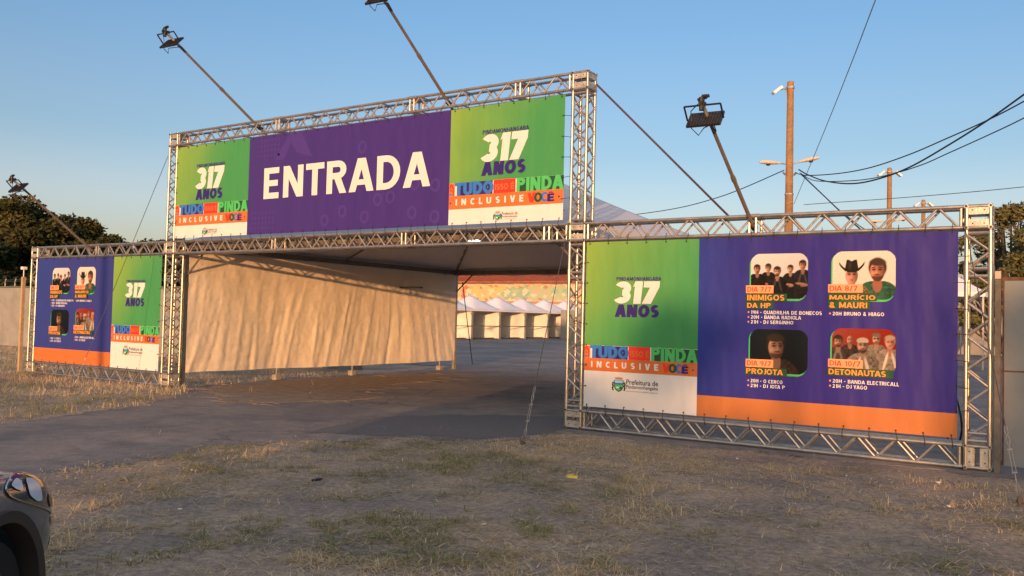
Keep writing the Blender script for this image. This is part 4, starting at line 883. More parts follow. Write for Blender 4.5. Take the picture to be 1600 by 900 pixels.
# ------------------------------------------------------------------ vendor stalls in the yard
STF = mat('stall_roof_fabric', (.78, .77, .80), .7, var=.04, vscale=2, spec=.2); STW = mat('stall_wall_fabric', (.78, .75, .69), .8, var=.08, vscale=1.2, bump=.3, bscale=5); 
SW = 3.65
def make_stall():
    o = empty('stall_tent'); b = MB(); n = 12; w = SW/2; d = 1.6
    P = []
    for i in range(n+1):
        for j in range(n+1):
            u = -1+2*i/n; v = -1+2*j/n; k = max(abs(u), abs(v)); P.append((u*(d+.02), v*(w-.01), 2.25+1.12*((1-k)*.7+.3*(1-k)**2)))
    b.add(P, [(i*(n+1)+j, (i+1)*(n+1)+j, (i+1)*(n+1)+j+1, i*(n+1)+j+1) for i in range(n) for j in range(n)])
    e_ = [(-d, -w+.01), (d, -w+.01), (d, w-.01), (-d, w-.01)]
    for k in range(4):
        a, c = e_[k], e_[(k+1) % 4]; b.add([(a[0], a[1], 2.26), (c[0], c[1], 2.26), (c[0], c[1], 2.1), (a[0], a[1], 2.1)], [(0, 1, 2, 3)])
    b.build('roof', STF, o, smooth='all')
    for (sx, sy) in ((-1, -1), (1, -1), (1, 1), (-1, 1)):
        b = MB(); b.box((sx*(d-.06), sy*(w-.07), 1.1), (.05, .05, 2.2))
        b.tube((sx*(d-.06), sy*(w-.07), 1.75), (sx*(d-.06), sy*(w-.45), 2.15), .014, 5); b.tube((sx*(d-.06), sy*(w-.07), 1.75), (sx*(d-.45), sy*(w-.07), 2.15), .014, 5)
        b.build('leg', GALV, o)
    for nm, f in (('partition', lambda s, z: (-d+.1+(2*d-.2)*s, w-.06+.03*math.sin(9*s+z), z)), ('back_wall', lambda s, z: (-d+.05+.03*math.sin(11*s+2*z), -w+.12+(2*w-.24)*s, z))):
        b = MB(); n1, n2 = 24, 6
        P = [f(i/n1, .06+2.1*j/n2) for i in range(n1+1) for j in range(n2+1)]
        b.add(P, [(i*(n2+1)+j, (i+1)*(n2+1)+j, (i+1)*(n2+1)+j+1, i*(n2+1)+j+1) for i in range(n1) for j in range(n2)]); b.build(nm, STW, o, smooth='all')
    b = MB(); b.box((d-.03, 0, 1.0), (.04, SW-.04, .06)); b.box((d-.5, 0, .1), (.04, SW-.3, .05)); b.build('counter_rail', STEEL, o)
    return o
stall0 = make_stall()
for i in range(6):
    o = stall0 if i == 0 else dup(stall0)
    o.location = (-31.7, 37.9+SW*i, .012)
    lab = ['white peaked stall tent, the first of the row by the canopy leg', 'white peaked stall tent, second in the row from the canopy leg', 'white peaked stall tent, third in the row from the canopy leg', 'white peaked stall tent, fourth in the row from the canopy leg', 'white peaked stall tent, fifth in the row, half hidden behind the right truss tower',
           'white peaked stall tent seen through the right truss tower'][i]
    tag(o, lab or 'white peaked stall tent in the row hidden behind the right wing banner', 'stall tent', 'stall tents in a row in the yard')
for j in range(2):     # two larger open tents, seen through the truss at the right end
    o = dup(stall0); o.rotation_euler = (0, 0, R(-90)); o.scale = (1.25, 1.25, 1.42); o.location = (1.33-4.6*j, 30.0, .012)
    for c in kids(o):
        if c.name.startswith(('partition', 'back_wall', 'counter')): bpy.data.objects.remove(c)
    tag(o, ['large open white tent seen through the truss at the right end', 'large open white tent hidden behind the middle of the right wing banner'][j], 'stall tent', 'large open tents behind the right wing')

# ------------------------------------------------------------------ graffitied shed
def tile_mat():
    m = mat('roof_tiles', (.30, .085, .05), .85, var=.3, vscale=2, bump=.3, bscale=10); return m
shed = tag(empty('shed', (-42, 64, 0)), 'long shed with red tiled roof and graffiti on its cream wall, behind the stalls', 'shed')
b = MB(); b.box((3, 4, 2.72), (58, 8, 5.44)); b.build('wall', mat('shed_wall', (.62, .53, .38), .9, var=.15, vscale=.6), shed)
b = MB(); b.add([(-27, -.7, 5.5), (33, -.7, 5.5), (33, 4.2, 7.3), (-27, 4.2, 7.3), (33, 9, 5.5), (-27, 9, 5.5)], [(0, 1, 2, 3), (3, 2, 4, 5)]); b.add([(-27, -.7, 5.3), (33, -.7, 5.3), (33, -.7, 5.5), (-27, -.7, 5.5)], [(0, 1, 2, 3)])
for k in range(200): b.tube((-27+.3*k, -.7, 5.53), (-27+.3*k, 4.2, 7.33), .06, 5, caps=False)
b.build('roof', tile_mat(), shed)
cols = [mat('paint_red', (.50, .17, .11), .8), mat('paint_yellow', (.62, .44, .19), .8), mat('paint_teal', (.26, .40, .31), .8), mat('paint_green', (.34, .44, .30), .8), mat('paint_brown', (.36, .24, .18), .8), mat('paint_pink', (.58, .37, .28), .8), mat('paint_cream', (.62, .54, .40), .8)]
mu = MB(); rnd = random.Random(11)
bc = [0]
def blob(x, z, rx, rz, mi, ly, n=22):
    bc[0] += 1; ly = ly*1.5+(bc[0] % 40)*.012
    k1, k2 = rnd.uniform(0, 6), rnd.randint(3, 5); P = []
    for i in range(n):
        t = 2*math.pi*i/n; r_ = 1+.22*math.sin(k2*t+k1)+.1*math.sin(2*k2*t+k1*2); P.append((x+rx*r_*math.cos(t), -.01-ly*.006, z+rz*r_*math.sin(t)))
    P.append((x, -.01-ly*.006, z)); mu.add(P, [(i, (i+1) % n, n) for i in range(n)], mi)
mu.box((3, -.04, 5.12), (58, .06, .05), mi=5); mu.box((3, -.05, 3.3), (58, .07, .25), mi=4)
for (ca, cb, pal) in ((-24, -19, (2, 3)), (-17.5, -12, (0, 5)), (-11, -7.5, (3, 2)), (-6.2, -5.2, (0, 5)), (-5.2, -1.9, (1, 1)), (-1.2, 2.6, (2, 3)), (2.4, 6.6, (3, 2)), (7.6, 13, (0, 1)), (14, 20, (2, 5)), (22, 29, (1, 3))):
    k = ca
    while k < cb:
        w_ = rnd.uniform(.6, .95); zz = 4.25+rnd.uniform(-.12, .12); hz = rnd.uniform(.58, .72)
        blob(k, zz, w_*1.12, hz*1.1, rnd.choice((4, 5, 0)), 1); blob(k, zz, w_, hz, rnd.choice(pal), 2); blob(k+.1, zz+.15, w_*.45, hz*.4, rnd.choice((5, 6, pal[1])), 3); blob(k-.08, zz-.2, w_*.25, hz*.25, 6, 4)
        k += w_*1.3
for q in range(70): blob(-26+.82*q, 5.32+rnd.uniform(-.05, .05), .55, .14, rnd.choice((2, 2, 5, 6, 3)), 2)
mu.build('graffiti', cols, shed)

# ------------------------------------------------------------------ concrete boundary wall on the left
PAN = mat('concrete_panel', (.25, .25, .245), .9, var=.18, vscale=1.3, bump=.3, bscale=15, spec=.2)
cw = tag(empty('boundary_wall', (-40, 7.6, 0)), 'grey concrete panel wall topped with curved barbed wire arms, left of the left wing', 'wall')
b = MB()
for k in range(-12, 10): b.box((k*3.02, 0, 1.2), (2.95, .1, 2.46))
b.build('panel', PAN, cw)
b = MB()
for k in range(-12, 11): b.box((k*3.02-1.51, 0, 1.22), (.14, .18, 2.5))
b.build('pillar', mat('concrete_pillar', (.22, .21, .2), .9, var=.2, vscale=5), cw)
b = MB(); b.box((-3, 0, 2.47), (68, .14, .05)); b.build('coping', mat('mossy_coping', (.10, .12, .11), .9), cw)
proto = None
for k in range(-14, 36):
    if proto is None:
        b = MB(); b.path([(0, 0, 2.45), (0, 0, 2.62), (.03, -.02, 2.68), (.16, -.05, 2.8)], .018, 5); proto = b.build('wire_arm', mat('white_arm', (.5, .5, .48), .6), cw); proto.location = (k*.8-3, 0, 0)
    else:
        q = proto.copy(); COL.objects.link(q); q.parent = cw; q.location = (k*.8-3, 0, 0)
b = MB()
for dz in (.27, .33): b.path([(-37, -.04, 2.44+dz), (27, -.04, 2.44+dz)], .008, 4)
b.build('barbed_wire', WIRE, cw)
cw2 = tag(empty('boundary_wall', (8, 52, 0)), 'dark concrete wall across the back of the yard behind the large stall tents', 'wall')
b = MB()
for k in range(-12, 12): b.box((k*3.02, 0, 1.2), (2.95, .1, 2.46))
b.build('panel', PAN, cw2)
# post with small lamp beside the left wing
lp = tag(empty('lamp_post', (-15.62, -.05, 0)), 'slim pale post with a small lamp on top, beside the left wing', 'post')
b = MB(); b.box((0, 0, 1.2), (.075, .075, 2.4)); b.build('post', mat('pale_timber', (.40, .29, .17), .8, var=.2, vscale=12), lp)
b = MB(); b.box((0, 0, 2.62), (.12, .10, .07)); b.tube((0, 0, 2.4), (0, 0, 2.6), .012, 6); b.build('lamp', FLW, lp)

# ------------------------------------------------------------------ metal gate at the right
RUSTY = mat('grey_sheet_metal', (.20, .215, .235), .6, .2, col2=(.27, .28, .29), vscale=1.6, bump=.12, bscale=4)
gate = tag(empty('metal_gate', (5.70, .16, 0)), 'tall grey sheet metal gate with rusty edges beside the right end of the truss', 'gate')
b = MB()
for k in range(4):
    b.box((.16+1.08*k+.5, .05, .62), (1.06, .012, 1.10)); b.box((.16+1.08*k+.5, .05, 1.72), (1.06, .012, 1.06))
b.build('sheet', RUSTY, gate)
b = MB(); RU2 = mat('rusty_frame', (.16, .085, .05), .8, .2, var=.4, vscale=10)
b.box((2.3, .075, .10), (4.4, .04, .05)); b.box((2.3, .075, 2.27), (4.4, .04, .05)); b.box((2.3, .075, 1.175), (4.4, .04, .04))
for k in range(5): b.box((.16+1.08*k-.03, .075, 1.18), (.04, .035, 2.2))
b.build('frame', RU2, gate)
b = MB(); b.box((.075, -.10, 1.13), (.06, .08, 2.26)); b.build('post', mat('weathered_post', (.15, .125, .10), .85, var=.3, vscale=9), gate)
b = MB(); b.box((.075, -.12, 2.31), (.06, .05, .09)); b.build('cap_block', mat('pale_cap', (.5, .4, .33), .8), gate)

# ------------------------------------------------------------------ trees
BARK = mat('bark', (.09, .07, .05), .95, var=.3, vscale=6)
def leafmat(name, c1, c2):
    m = bpy.data.materials.new(name); m.use_nodes = True; n = m.node_tree.nodes; l = m.node_tree.links; b = n['Principled BSDF']
    at = n.new('ShaderNodeAttribute'); at.attribute_name = 'tint'
    rp = n.new('ShaderNodeValToRGB'); rp.color_ramp.elements[0].color = (*c1, 1); rp.color_ramp.elements[1].color = (*c2, 1); l.new(at.outputs['Fac'], rp.inputs[0]); l.new(rp.outputs[0], b.inputs['Base Color'])
    b.inputs['Roughness'].default_value = .75; b.inputs['Specular IOR Level'].default_value = .12
    return m
LEAF = leafmat('olive_leaves', (.02, .034, .012), (.09, .078, .026)); LEAF2 = leafmat('dark_leaves', (.018, .03, .012), (.05, .055, .02)); LEAF3 = leafmat('light_leaves', (.06, .075, .03), (.17, .15, .06))
def leaves(name, C, Rd, n, size, material, parent, seed):
    """C: clump centres, Rd: clump radii; n leaves of a mesh each, scattered through the clumps"""
    g_ = np.random.default_rng(seed); C = np.array(C); Rd = np.array(Rd); wt = Rd[:, 0]**2; k = g_.choice(len(C), n, p=wt/wt.sum())
    d = g_.normal(size=(n, 3)); d /= np.linalg.norm(d, axis=1)[:, None]; rad = g_.random(n)**.45
    P = C[k]+d*Rd[k]*rad[:, None]+g_.normal(size=(n, 3))*size*.5
    a = g_.normal(size=(n, 3)); a[:, 2] *= .6; a /= np.linalg.norm(a, axis=1)[:, None]; b_ = np.cross(a, g_.normal(size=(n, 3))); b_ /= np.linalg.norm(b_, axis=1)[:, None]
    s = size*(.6+.8*g_.random(n))[:, None]
    V_ = np.stack([P-a*s, P+b_*s*.42, P+a*s, P-b_*s*.42], 1).reshape(-1, 3)
    me = bpy.data.meshes.new(name); me.vertices.add(4*n); me.vertices.foreach_set('co', V_.ravel().astype(np.float32)); me.loops.add(4*n); me.loops.foreach_set('vertex_index', np.arange(4*n)); me.polygons.add(n); me.polygons.foreach_set('loop_start', np.arange(n)*4); me.polygons.foreach_set('loop_total', np.full(n, 4)); me.update(calc_edges=True)
    t = me.attributes.new('tint', 'FLOAT', 'POINT'); cl = g_.random(len(C))
    t.data.foreach_set('value', np.repeat(np.clip(.6*cl[k]+.5*g_.random(n)-.05, 0, 1), 4).astype(np.float32))
    me.materials.append(material); o = bpy.data.objects.new(name, me); COL.objects.link(o); o.parent = parent; return o
def tree(x, y, h, w, label, material, seed, n=14000, size=.22, base=.3, flat=.75, nc=34, group=None, cr=.19, name='broadleaf_tree'):
    rn = random.Random(seed); o = tag(empty(name, (x, y, -.02)), label, 'tree', group)
    tr = MB(); hb = h*base; cc = []; rd = []
    P = [(0, 0, 0)]
    for k in range(1, 6): P.append((rn.uniform(-.12, .12)*k*.5, rn.uniform(-.12, .12)*k*.5, hb*k/5))
    tr.path(P, .2, 8, rs=[h*.035*(1-.09*k) for k in range(6)]); top = Vector(P[-1])
    for i in range(nc):
        t = 2*math.pi*(i*.618+rn.random()*.15); ph = rn.random()
        rho = math.sqrt(rn.random())*w*.86
        zc = hb+(h-hb)*(.25+.62*rn.random()*(1-(rho/w)**2*.55))*1.0
        if rn.random() < .5: zc = hb+(h-hb)*(.9-.55*(rho/w)**2)
        c = Vector((rho*math.cos(t), rho*math.sin(t), zc)); q = w*cr*rn.uniform(.65, 1.35); c.z = min(c.z, h-q*flat*.8)
        cc.append(tuple(c)); rd.append((q*1.25, q*1.25, q*flat))
        if i % 2 == 0 or i < 14:
            mid = top.lerp(c, .5)+Vector((rn.uniform(-.3, .3), rn.uniform(-.3, .3), -.12*(c-top).length*.5))
            tr.path([top-Vector((0, 0, hb*.12)), mid, c], .1, 5, rs=[h*.016, h*.010, h*.004])
    tr.build('trunk', BARK, o, True); leaves('crown', cc, rd, n, size, material, o, seed)
    return o
TG = 'trees behind the boundary wall on the left'
tree(-71, 25.5, 11.5, 7.5, 'tallest olive brown spreading tree at the left edge of the photo', LEAF, 1, 42000, .24, .24, .7, 54, TG)
tree(-67, 30.5, 9.7, 5.2, 'spreading tree directly behind the lamp head of the left wing floodlight pole', LEAF, 2, 34000, .22, .2, .7, 48, TG)
tree(-63.5, 37.0, 8.2, 5.0, 'lower dark feathery tree sloping down toward the left truss tower', LEAF2, 3, 20000, .2, .2, .55, 40, TG)
tree(-76, 15, 10.8, 7, 'large olive tree partly outside the left edge of the photo', LEAF, 4, 14000, .26, .25, .6, 36, TG)
tree(-58, 26, 6.5, 5.2, 'low dark tree right behind the top of the left wing truss', LEAF2, 5, 14000, .22, .12, .7, 34, TG)
tree(-60.5, 18, 7.0, 5.5, 'low dark bushy tree just above the concrete wall', LEAF2, 6, 14000, .22, .1, .8, 34, TG)
tree(-55, 32, 5.6, 3.6, 'small dark tree at the right end of the left tree group', LEAF2, 16, 7000, .2, .15, .7, 26, TG)
tree(3.8, 52, 10.2, 4.6, 'sparse light green tree above the metal gate at the right edge', LEAF3, 7, 7000, .15, .3, .7, 60, 'trees behind the metal gate', .10)
tree(1.6, 57, 7.2, 3.4, 'small thin tree seen through the top of the right end truss column', LEAF3, 8, 4500, .13, .25, .8, 44, 'trees behind the metal gate', .10)
tree(6.8, 48, 9.0, 4.2, 'fuller dark tree beyond the metal gate, mostly outside the photo', LEAF3, 9, 8000, .15, .25, .7, 56, 'trees behind the metal gate', .12)
tree(3.4, 44, 5.6, 3.2, 'low bushy tree directly above the metal gate', LEAF3, 19, 4500, .14, .12, .8, 36, 'trees behind the metal gate', .12)
tree(-14, 70, 9.4, 4.5, 'distant treetop peeking over the right wing truss left of the tallest pole', LEAF2, 10, 6000, .2, .3, .6, 30)
tree(-9.5, 72, 9.0, 3.6, 'distant treetop peeking over the right wing truss right of the tallest pole', LEAF2, 12, 5000, .2, .3, .6, 26)
for k, x in enumerate((-56, -49, -42, -35)): tree(x, 78+k, 9.6+.5*(k % 2), 5.2, ('dark tree rising behind the shed roof at its left end', 'dark tree rising behind the middle of the shed roof', 'dark tree with sky gaps behind the shed roof', 'dark tree behind the shed roof beside the right truss tower')[k], LEAF2, 30+k, 7000, .26, .2, .7, 28, 'trees behind the shed')
# trees and poles of the street behind the viewer; the low sun shines past them and they shade the foreground
BG = 'trees of the street behind the viewer'
def at_sun(u, d): return (u+.40*d, -d)
for k, (u, d, h, w, nn) in enumerate(((-.6, 66, 6.8, 2.2, 2400), (2.0, 62, 6.9, 2.1, 2000), (4.6, 66, 4.4, 2.2, 1300), (8.4, 70, 9.4, 2.75, 34000), (13.6, 66, 9.5, 3.2, 14000), (-4.2, 66, 4.75, 2.1, 7000), (-7.2, 66, 4.5, 1.8, 3500))):
    x, y = at_sun(u, d); tree(x, y, h, w, ('broad street tree behind the viewer', 'thin street tree behind the viewer', 'low street tree behind the viewer', 'round low street tree behind the viewer', 'far right street tree behind the viewer', 'clipped low street tree behind the viewer', 'leftmost low street tree behind the viewer')[k], LEAF, 50+k, nn, .16, .15, .8, 26, BG, .24)
for u, d, lb in ((3.37, 46, 'utility pole behind the viewer nearest the right wing'), (5.25, 50, 'utility pole behind the viewer at the right'), (-12.2, 28, 'utility pole behind the viewer at the left')):
    x, y = at_sun(u, d); q_ = pole(x, y, 9 if u < 0 else 2.2+.075*d, lb, (), False, group='utility poles behind the viewer'); q_.scale = (.72, .72, 1)

# ------------------------------------------------------------------ grass (stuff)
def grass(name, n, xr, mode, seed, hmin, hmax, wd):
    g_ = np.random.default_rng(seed)
    if mode == 'near':
        r_ = 2.6+ (14.5-2.6)*g_.random(n)**.95; th = R(90)-YAW+R(-1)  # direction of view
        ang = (math.atan2(fw.y, fw.x))+g_.uniform(R(-36), R(36), n)
        x = CAM.x+r_*np.cos(ang); y = CAM.y+r_*np.sin(ang)
    else:
        x = g_.uniform(xr[0], xr[1], n); y = g_.uniform(xr[2], xr[3], n)
    # keep off the asphalt
    yn = np.array([p[1] for p in EDGE_N]); xn = np.array([p[0] for p in EDGE_N])
    P = np.stack([x, y], 1)
    def side(poly, closed):   # point in polygon
        c = np.zeros(len(x), bool); m_ = len(poly)
        for i in range(m_):
            xi, yi = poly[i]; xj, yj = poly[i-1]
            cond = ((yi > y) != (yj > y)) & (x < (xj-xi)*(y-yi)/(yj-yi+1e-12)+xi); c ^= cond
        return c
    road = [(p[0], p[1]) for p in EDGE_N]+[(40, 0), (40, 100), (-60, 100), (-60, 12), (-11, 11.5), (-10.2, 8), (-10, 3)]+[(p[0], p[1]) for p in EDGE_F]+[(3, -40), (8, -40)]
    x_, y_ = x, y; x = x+g_.normal(size=n)*.13; y = y+g_.normal(size=n)*.13; onr = side(road, True); x, y = x_, y_
    m1 = fbm(x, y, .55, 21, 4); m2 = fbm(x, y, 2.2, 22, 3)
    m3 = fbm(x, y, 7, 23, 2); dens = np.clip((m1*.5+m2*.35+m3*.15-.445)*9, .0, 1)*np.clip((m3-.33)*5, .25, 1)
    if mode == 'near':
        for (cx, cy, rx, k) in ((.6, -6.6, .75, -.75), (4.6, -5.4, 1.0, -.9), (5.4, -3.9, .9, -.8), (2.6, -5.3, .8, -.5), (3.7, -3.1, .7, -.5), (5.2, -1.6, .9, -.5), (-.8, -4.7, .7, -.5),
                                (1.4, -3.3, 1.3, .6), (3.2, -4.6, .7, .7), (3.0, -2.0, 1.0, .5), (-.6, -6.4, .8, .6), (2.6, -6.7, .9, .6), (4.1, -1.3, .8, .3), (0, -3.4, .8, .4)):
            dens = dens+k*np.exp(-((x-cx)**2+(y-cy)**2)/rx**2)
        dens = np.clip(dens, .05, 1); dens = np.where(y > -.75, dens*.25, dens)
        green = np.clip((fbm(x, y, .9, 41, 4)-.45)*7+.55*np.exp(-((x-1.2)**2+(y+3.5)**2)/1.2)+.5*np.exp(-((x-3.1)**2+(y+4.6)**2)/.5), 0, 1)
    else:
        dens = np.clip(dens+.7, .1, 1); green = np.clip((fbm(x, y, .5, 42, 3)-.5)*2.5, 0, 1)
    keep = (g_.random(n) < dens*(.45+.75*np.clip((fbm(x, y, 3.2, 61, 3)-.42)*4.5, 0, 1))) & (~onr | (g_.random(n) < .012)); x, y, green, dens = x[keep], y[keep], green[keep], dens[keep]; n = len(x)
    z = gh(x, y); clump = np.clip((fbm(x, y, 3.2, 61, 3)-.42)*4.5, 0, 1)
    flat_ = g_.random(n) < (.6 if mode == 'near' else .25)
    h = hmin+(hmax-hmin)*g_.random(n)**2.2; h = np.where(flat_, .03+h*1.4, h*(.55+1.25*clump))
    lng = (g_.random(n) < .07) & flat_; h = np.where(lng, g_.uniform(.05, .12, n), h)
    az = g_.uniform(0, 2*math.pi, n); lean = np.where(flat_, g_.uniform(R(68), R(88), n), g_.uniform(R(15), R(70), n))
    d = np.stack([np.cos(az)*np.sin(lean), np.sin(az)*np.sin(lean), np.cos(lean)], 1); sx = np.stack([-np.sin(az), np.cos(az), np.zeros(n)], 1)
    w = (wd*(.6+.8*g_.random(n))*np.where(lng, 1.25, 1))[:, None]; B = np.stack([x, y, z+np.where(flat_, .008*g_.random(n)+.004, -.004)], 1)
    droop = np.zeros((n, 3)); droop[:, 2] = -h*.22*np.where(flat_, .1, 1)*g_.random(n); droop[:, :2] += d[:, :2]*(h*.25)[:, None]
    m_ = B+d*(h*.55)[:, None]; t_ = B+d*h[:, None]+droop
    V_ = np.stack([B-sx*w, B+sx*w, m_+sx*w*.75, m_-sx*w*.75, t_], 1).reshape(-1, 3)
    me = bpy.data.meshes.new(name); me.vertices.add(5*n); me.vertices.foreach_set('co', V_.ravel().astype(np.float32))
    base_ = np.arange(n)[:, None]*5; loops = np.concatenate([base_+np.array([0, 1, 2, 3]), base_+np.array([3, 2, 4])], 1).ravel()
    me.loops.add(7*n); me.loops.foreach_set('vertex_index', loops); me.polygons.add(2*n)
    st = np.stack([np.arange(n)*7, np.arange(n)*7+4], 1).ravel(); me.polygons.foreach_set('loop_start', st); me.polygons.foreach_set('loop_total', np.tile([4, 3], n)); me.update(calc_edges=True)
    tint = np.where(flat_, .66-.22*green+.34*g_.random(n), np.clip(.68-.72*green+.34*g_.random(n)**1.3, 0, 1))
    tint = np.where(lng, 1., tint)
    a_ = me.attributes.new('tint', 'FLOAT', 'POINT'); a_.data.foreach_set('value', np.repeat(tint, 5).astype(np.float32))
    m = MATS.get('grass')
    if not m:
        m = bpy.data.materials.new('grass_blades'); m.use_nodes = True; nn = m.node_tree.nodes; l = m.node_tree.links; bb = nn['Principled BSDF']
        at = nn.new('ShaderNodeAttribute'); at.attribute_name = 'tint'; rp = nn.new('ShaderNodeValToRGB'); el = rp.color_ramp.elements
        el[0].color = (.11, .175, .045, 1); el[1].color = (.85, .68, .45, 1); e2 = el.new(.4); e2.color = (.29, .275, .115, 1); e3 = el.new(.75); e3.color = (.60, .47, .27, 1)
        l.new(at.outputs['Fac'], rp.inputs[0]); l.new(rp.outputs[0], bb.inputs['Base Color']); bb.inputs['Roughness'].default_value = .7
        tl = nn.new('ShaderNodeBsdfTranslucent'); l.new(rp.outputs[0], tl.inputs[0]); ms_ = nn.new('ShaderNodeMixShader'); ms_.inputs[0].default_value = .35; l.new(bb.outputs[0], ms_.inputs[1]); l.new(tl.outputs[0], ms_.inputs[2]); l.new(ms_.outputs[0], nn['Material Output'].inputs[0]); bb.inputs['Specular IOR Level'].default_value = .2; MATS['grass'] = m
    me.materials.append(m); o = bpy.data.objects.new(name, me); COL.objects.link(o); return tag(o, kind='stuff')
o = grass('dry_grass', 460000, None, 'near', 5, .012, .075, .0027); tag(o, 'patchy half dry grass and straw on the soil in front of the truss', 'grass')
o = grass('dry_grass', 170000, (-30, -6.6, -6.5, 6.5), 'far', 6, .02, .14, .0045); tag(o, 'sunlit dry grass left of the road before the left wing', 'grass')

# ------------------------------------------------------------------ litter and stones
def stone_like(name, x, y, s, c, label, cat, seed, flat=.5):
    bm = bmesh.new(); bmesh.ops.create_icosphere(bm, subdivisions=2, radius=1); rn = random.Random(seed); off = Vector((rn.random()*9, rn.random()*9, 0))
    for v in bm.verts: k = 1+.45*noise.noise(v.co*1.6+off); v.co = Vector((v.co.x*s[0], v.co.y*s[1], v.co.z*s[2]))*k
    me = bpy.data.meshes.new(name); bm.to_mesh(me); bm.free(); me.materials.append(c); o = bpy.data.objects.new(name, me); COL.objects.link(o); o.location = (x, y, float(gh(np.array([x]), np.array([y]))[0])+s[2]*.7); o.rotation_euler = (0, 0, rn.random()*6)
    return tag(o, label, cat)
PAP = mat('white_litter', (.7, .68, .64), .8); YEL = mat('yellow_wrapper', (.75, .55, .08), .6); STN = mat('black_debris', (.015, .015, .018), .8)
b = MB(); b.add([(-.07, .01, .01), (.02, -.03, .02), (.04, .03, .05), (-.05, .05, .03)], [(0, 1, 2, 3)]); b.add([(-.01, -.05, .012), (.11, -.05, .015), (.10, -.01, .04), (.0, -.02, .03)], [(0, 1, 2, 3)]); b.add([(-.06, .02, .05), (.0, .01, .065), (-.01, .05, .07), (-.05, .06, .055)], [(0, 1, 2, 3)])
tag(b.build('wrapper', YEL, None, loc=(2.13, -3.63, .02)), 'crumpled yellow wrapper lying on green grass', 'litter')
stone_like('debris', .16, -5.29, (.07, .03, .012), STN, 'flat black scrap on the bare soil left of centre', 'debris', 1)
for i, (x, y, s) in enumerate(((5.29, -1.17, .03), (5.53, -2.4, .028), (4.4, -1.4, .02), (3.0, -.9, .02), (-1.18, -5.75, .02), (2.53, -5.78, .02), (.2, -6.9, .02), (3.6, -2.9, .018), (1.6, -2.2, .015))):
    stone_like('paper_scrap', x, y, (s, s*.6, s*.35), PAP, ('white paper scrap nearest the right truss foot', 'small pale block on the soil at the right', 'tiny white scrap under the right wing orange strip', 'tiny white scrap below the green logo panel', 'tiny pale scrap near the road edge at the left', 'tiny pale scrap at the bottom centre', 'tiny pale scrap near the parked car', 'tiny pale scrap in the grass right of centre', 'tiny pale scrap near the turnbuckle stake')[i], 'litter', 3+i)
g_ = random.Random(4)
pm = MB()
for k in range(2600):
    r_ = g_.uniform(3, 12); an = math.atan2(fw.y, fw.x)+g_.uniform(-.62, .62); x = CAM.x+r_*math.cos(an); y = CAM.y+r_*math.sin(an)
    if y > -.3: continue
    s = g_.uniform(.004, .014); z = max(float(gh(np.array([x]), np.array([y]))[0]), -.05); q = [Vector((g_.gauss(0, 1), g_.gauss(0, 1), g_.gauss(0, .6))).normalized()*s for _ in range(6)]
    c = Vector((x, y, z+s*.3)); pm.add([c+Vector((s, 0, 0)), c+Vector((0, s*.8, 0)), c+Vector((-s, 0, 0)), c+Vector((0, -s*.8, 0)), c+Vector((0, 0, s*.6)), c-Vector((0, 0, s*.5))], [(0, 1, 4), (1, 2, 4), (2, 3, 4), (3, 0, 4), (1, 0, 5), (2, 1, 5), (3, 2, 5), (0, 3, 5)])
o = pm.build('pebbles', mat('pebble', (.30, .27, .24), .9, var=.6, vscale=2)); tag(o, 'small pebbles and crumbs scattered over the soil', 'pebbles', kind='stuff')

# ------------------------------------------------------------------ parked car (front right corner shows)
CARP = mat('car_paint', (.055, .088, .125), .28, .1, coat=1.0); CLAD = mat('car_cladding', (.04, .032, .03), .6); TYRE = mat('tyre', (.012, .012, .013), .85); RIM = mat('rim', (.25, .25, .26), .35, .8); GLS = mat('car_glass', (.01, .013, .016), .05, 0); CHR = mat('chrome', (.75, .68, .55), .15, 1)
f2 = Vector((fw.x, fw.y, 0)).normalized(); hd = (f2*math.cos(R(5))-r0*math.sin(R(5))).normalized(); left = Vector((-hd.y, hd.x, 0))
wheelpt = Vector((2.621, -9.641, 0))
org = wheelpt+hd*.86+left*.89+r0*.06                     # nose centre on the ground
car = tag(empty('parked_car', org, math.atan2(hd.y, hd.x)), 'dark blue parked car, its front corner and headlight at the bottom left', 'car')
# body: sections along x (0 = nose, negative = back); each section: half width, z bottom, z belt, z top, roof half width
secs = [(0.00, .58, .42, .60, .63, .52), (-.06, .72, .36, .67, .71, .64), (-.16, .82, .33, .75, .79, .70), (-.34, .875, .32, .83, .88, .74), (-.6, .89, .32, .885, .955, .76), (-.9, .895, .32, .91, 1.01, .76), (-1.25, .895, .32, .94, 1.05, .74), (-1.55, .895, .32, .96, 1.12, .68),
        (-2.05, .895, .32, .98, 1.44, .58), (-2.6, .895, .32, 1.0, 1.53, .57), (-3.3, .895, .32, 1.0, 1.51, .56), (-3.8, .89, .33, 1.0, 1.38, .58), (-4.1, .86, .36, .99, 1.12, .66), (-4.25, .78, .40, .92, .98, .68)]
P = []; n = 0
for (x, w, z0_, zm, zt, wr) in secs:
    row = [(0, z0_), (w*.80, z0_), (w*.97, z0_+.08), (w, (z0_+zm)/2), (w*.985, zm-.06), (w*.95, zm), (wr+(w-wr)*.45, zm+(zt-zm)*.45), (wr, zt-.035), (wr*.6, zt-.005), (0, zt)]
    full = [(-a_, b_) for a_, b_ in row]+[(a_, b_) for a_, b_ in row[::-1][1:-1]]
    n = len(full); P += [(x, a_, b_) for a_, b_ in full]
F = []; mi = []
for j in range(len(secs)-1):
    for i in range(n):
        F.append((j*n+i, j*n+(i+1) % n, (j+1)*n+(i+1) % n, (j+1)*n+i))
F += [tuple(range(n)), tuple(range((len(secs)-1)*n, len(secs)*n))[::-1]]
b = MB(); b.add(P, F); body = b.build('body', CARP, car, smooth='all')
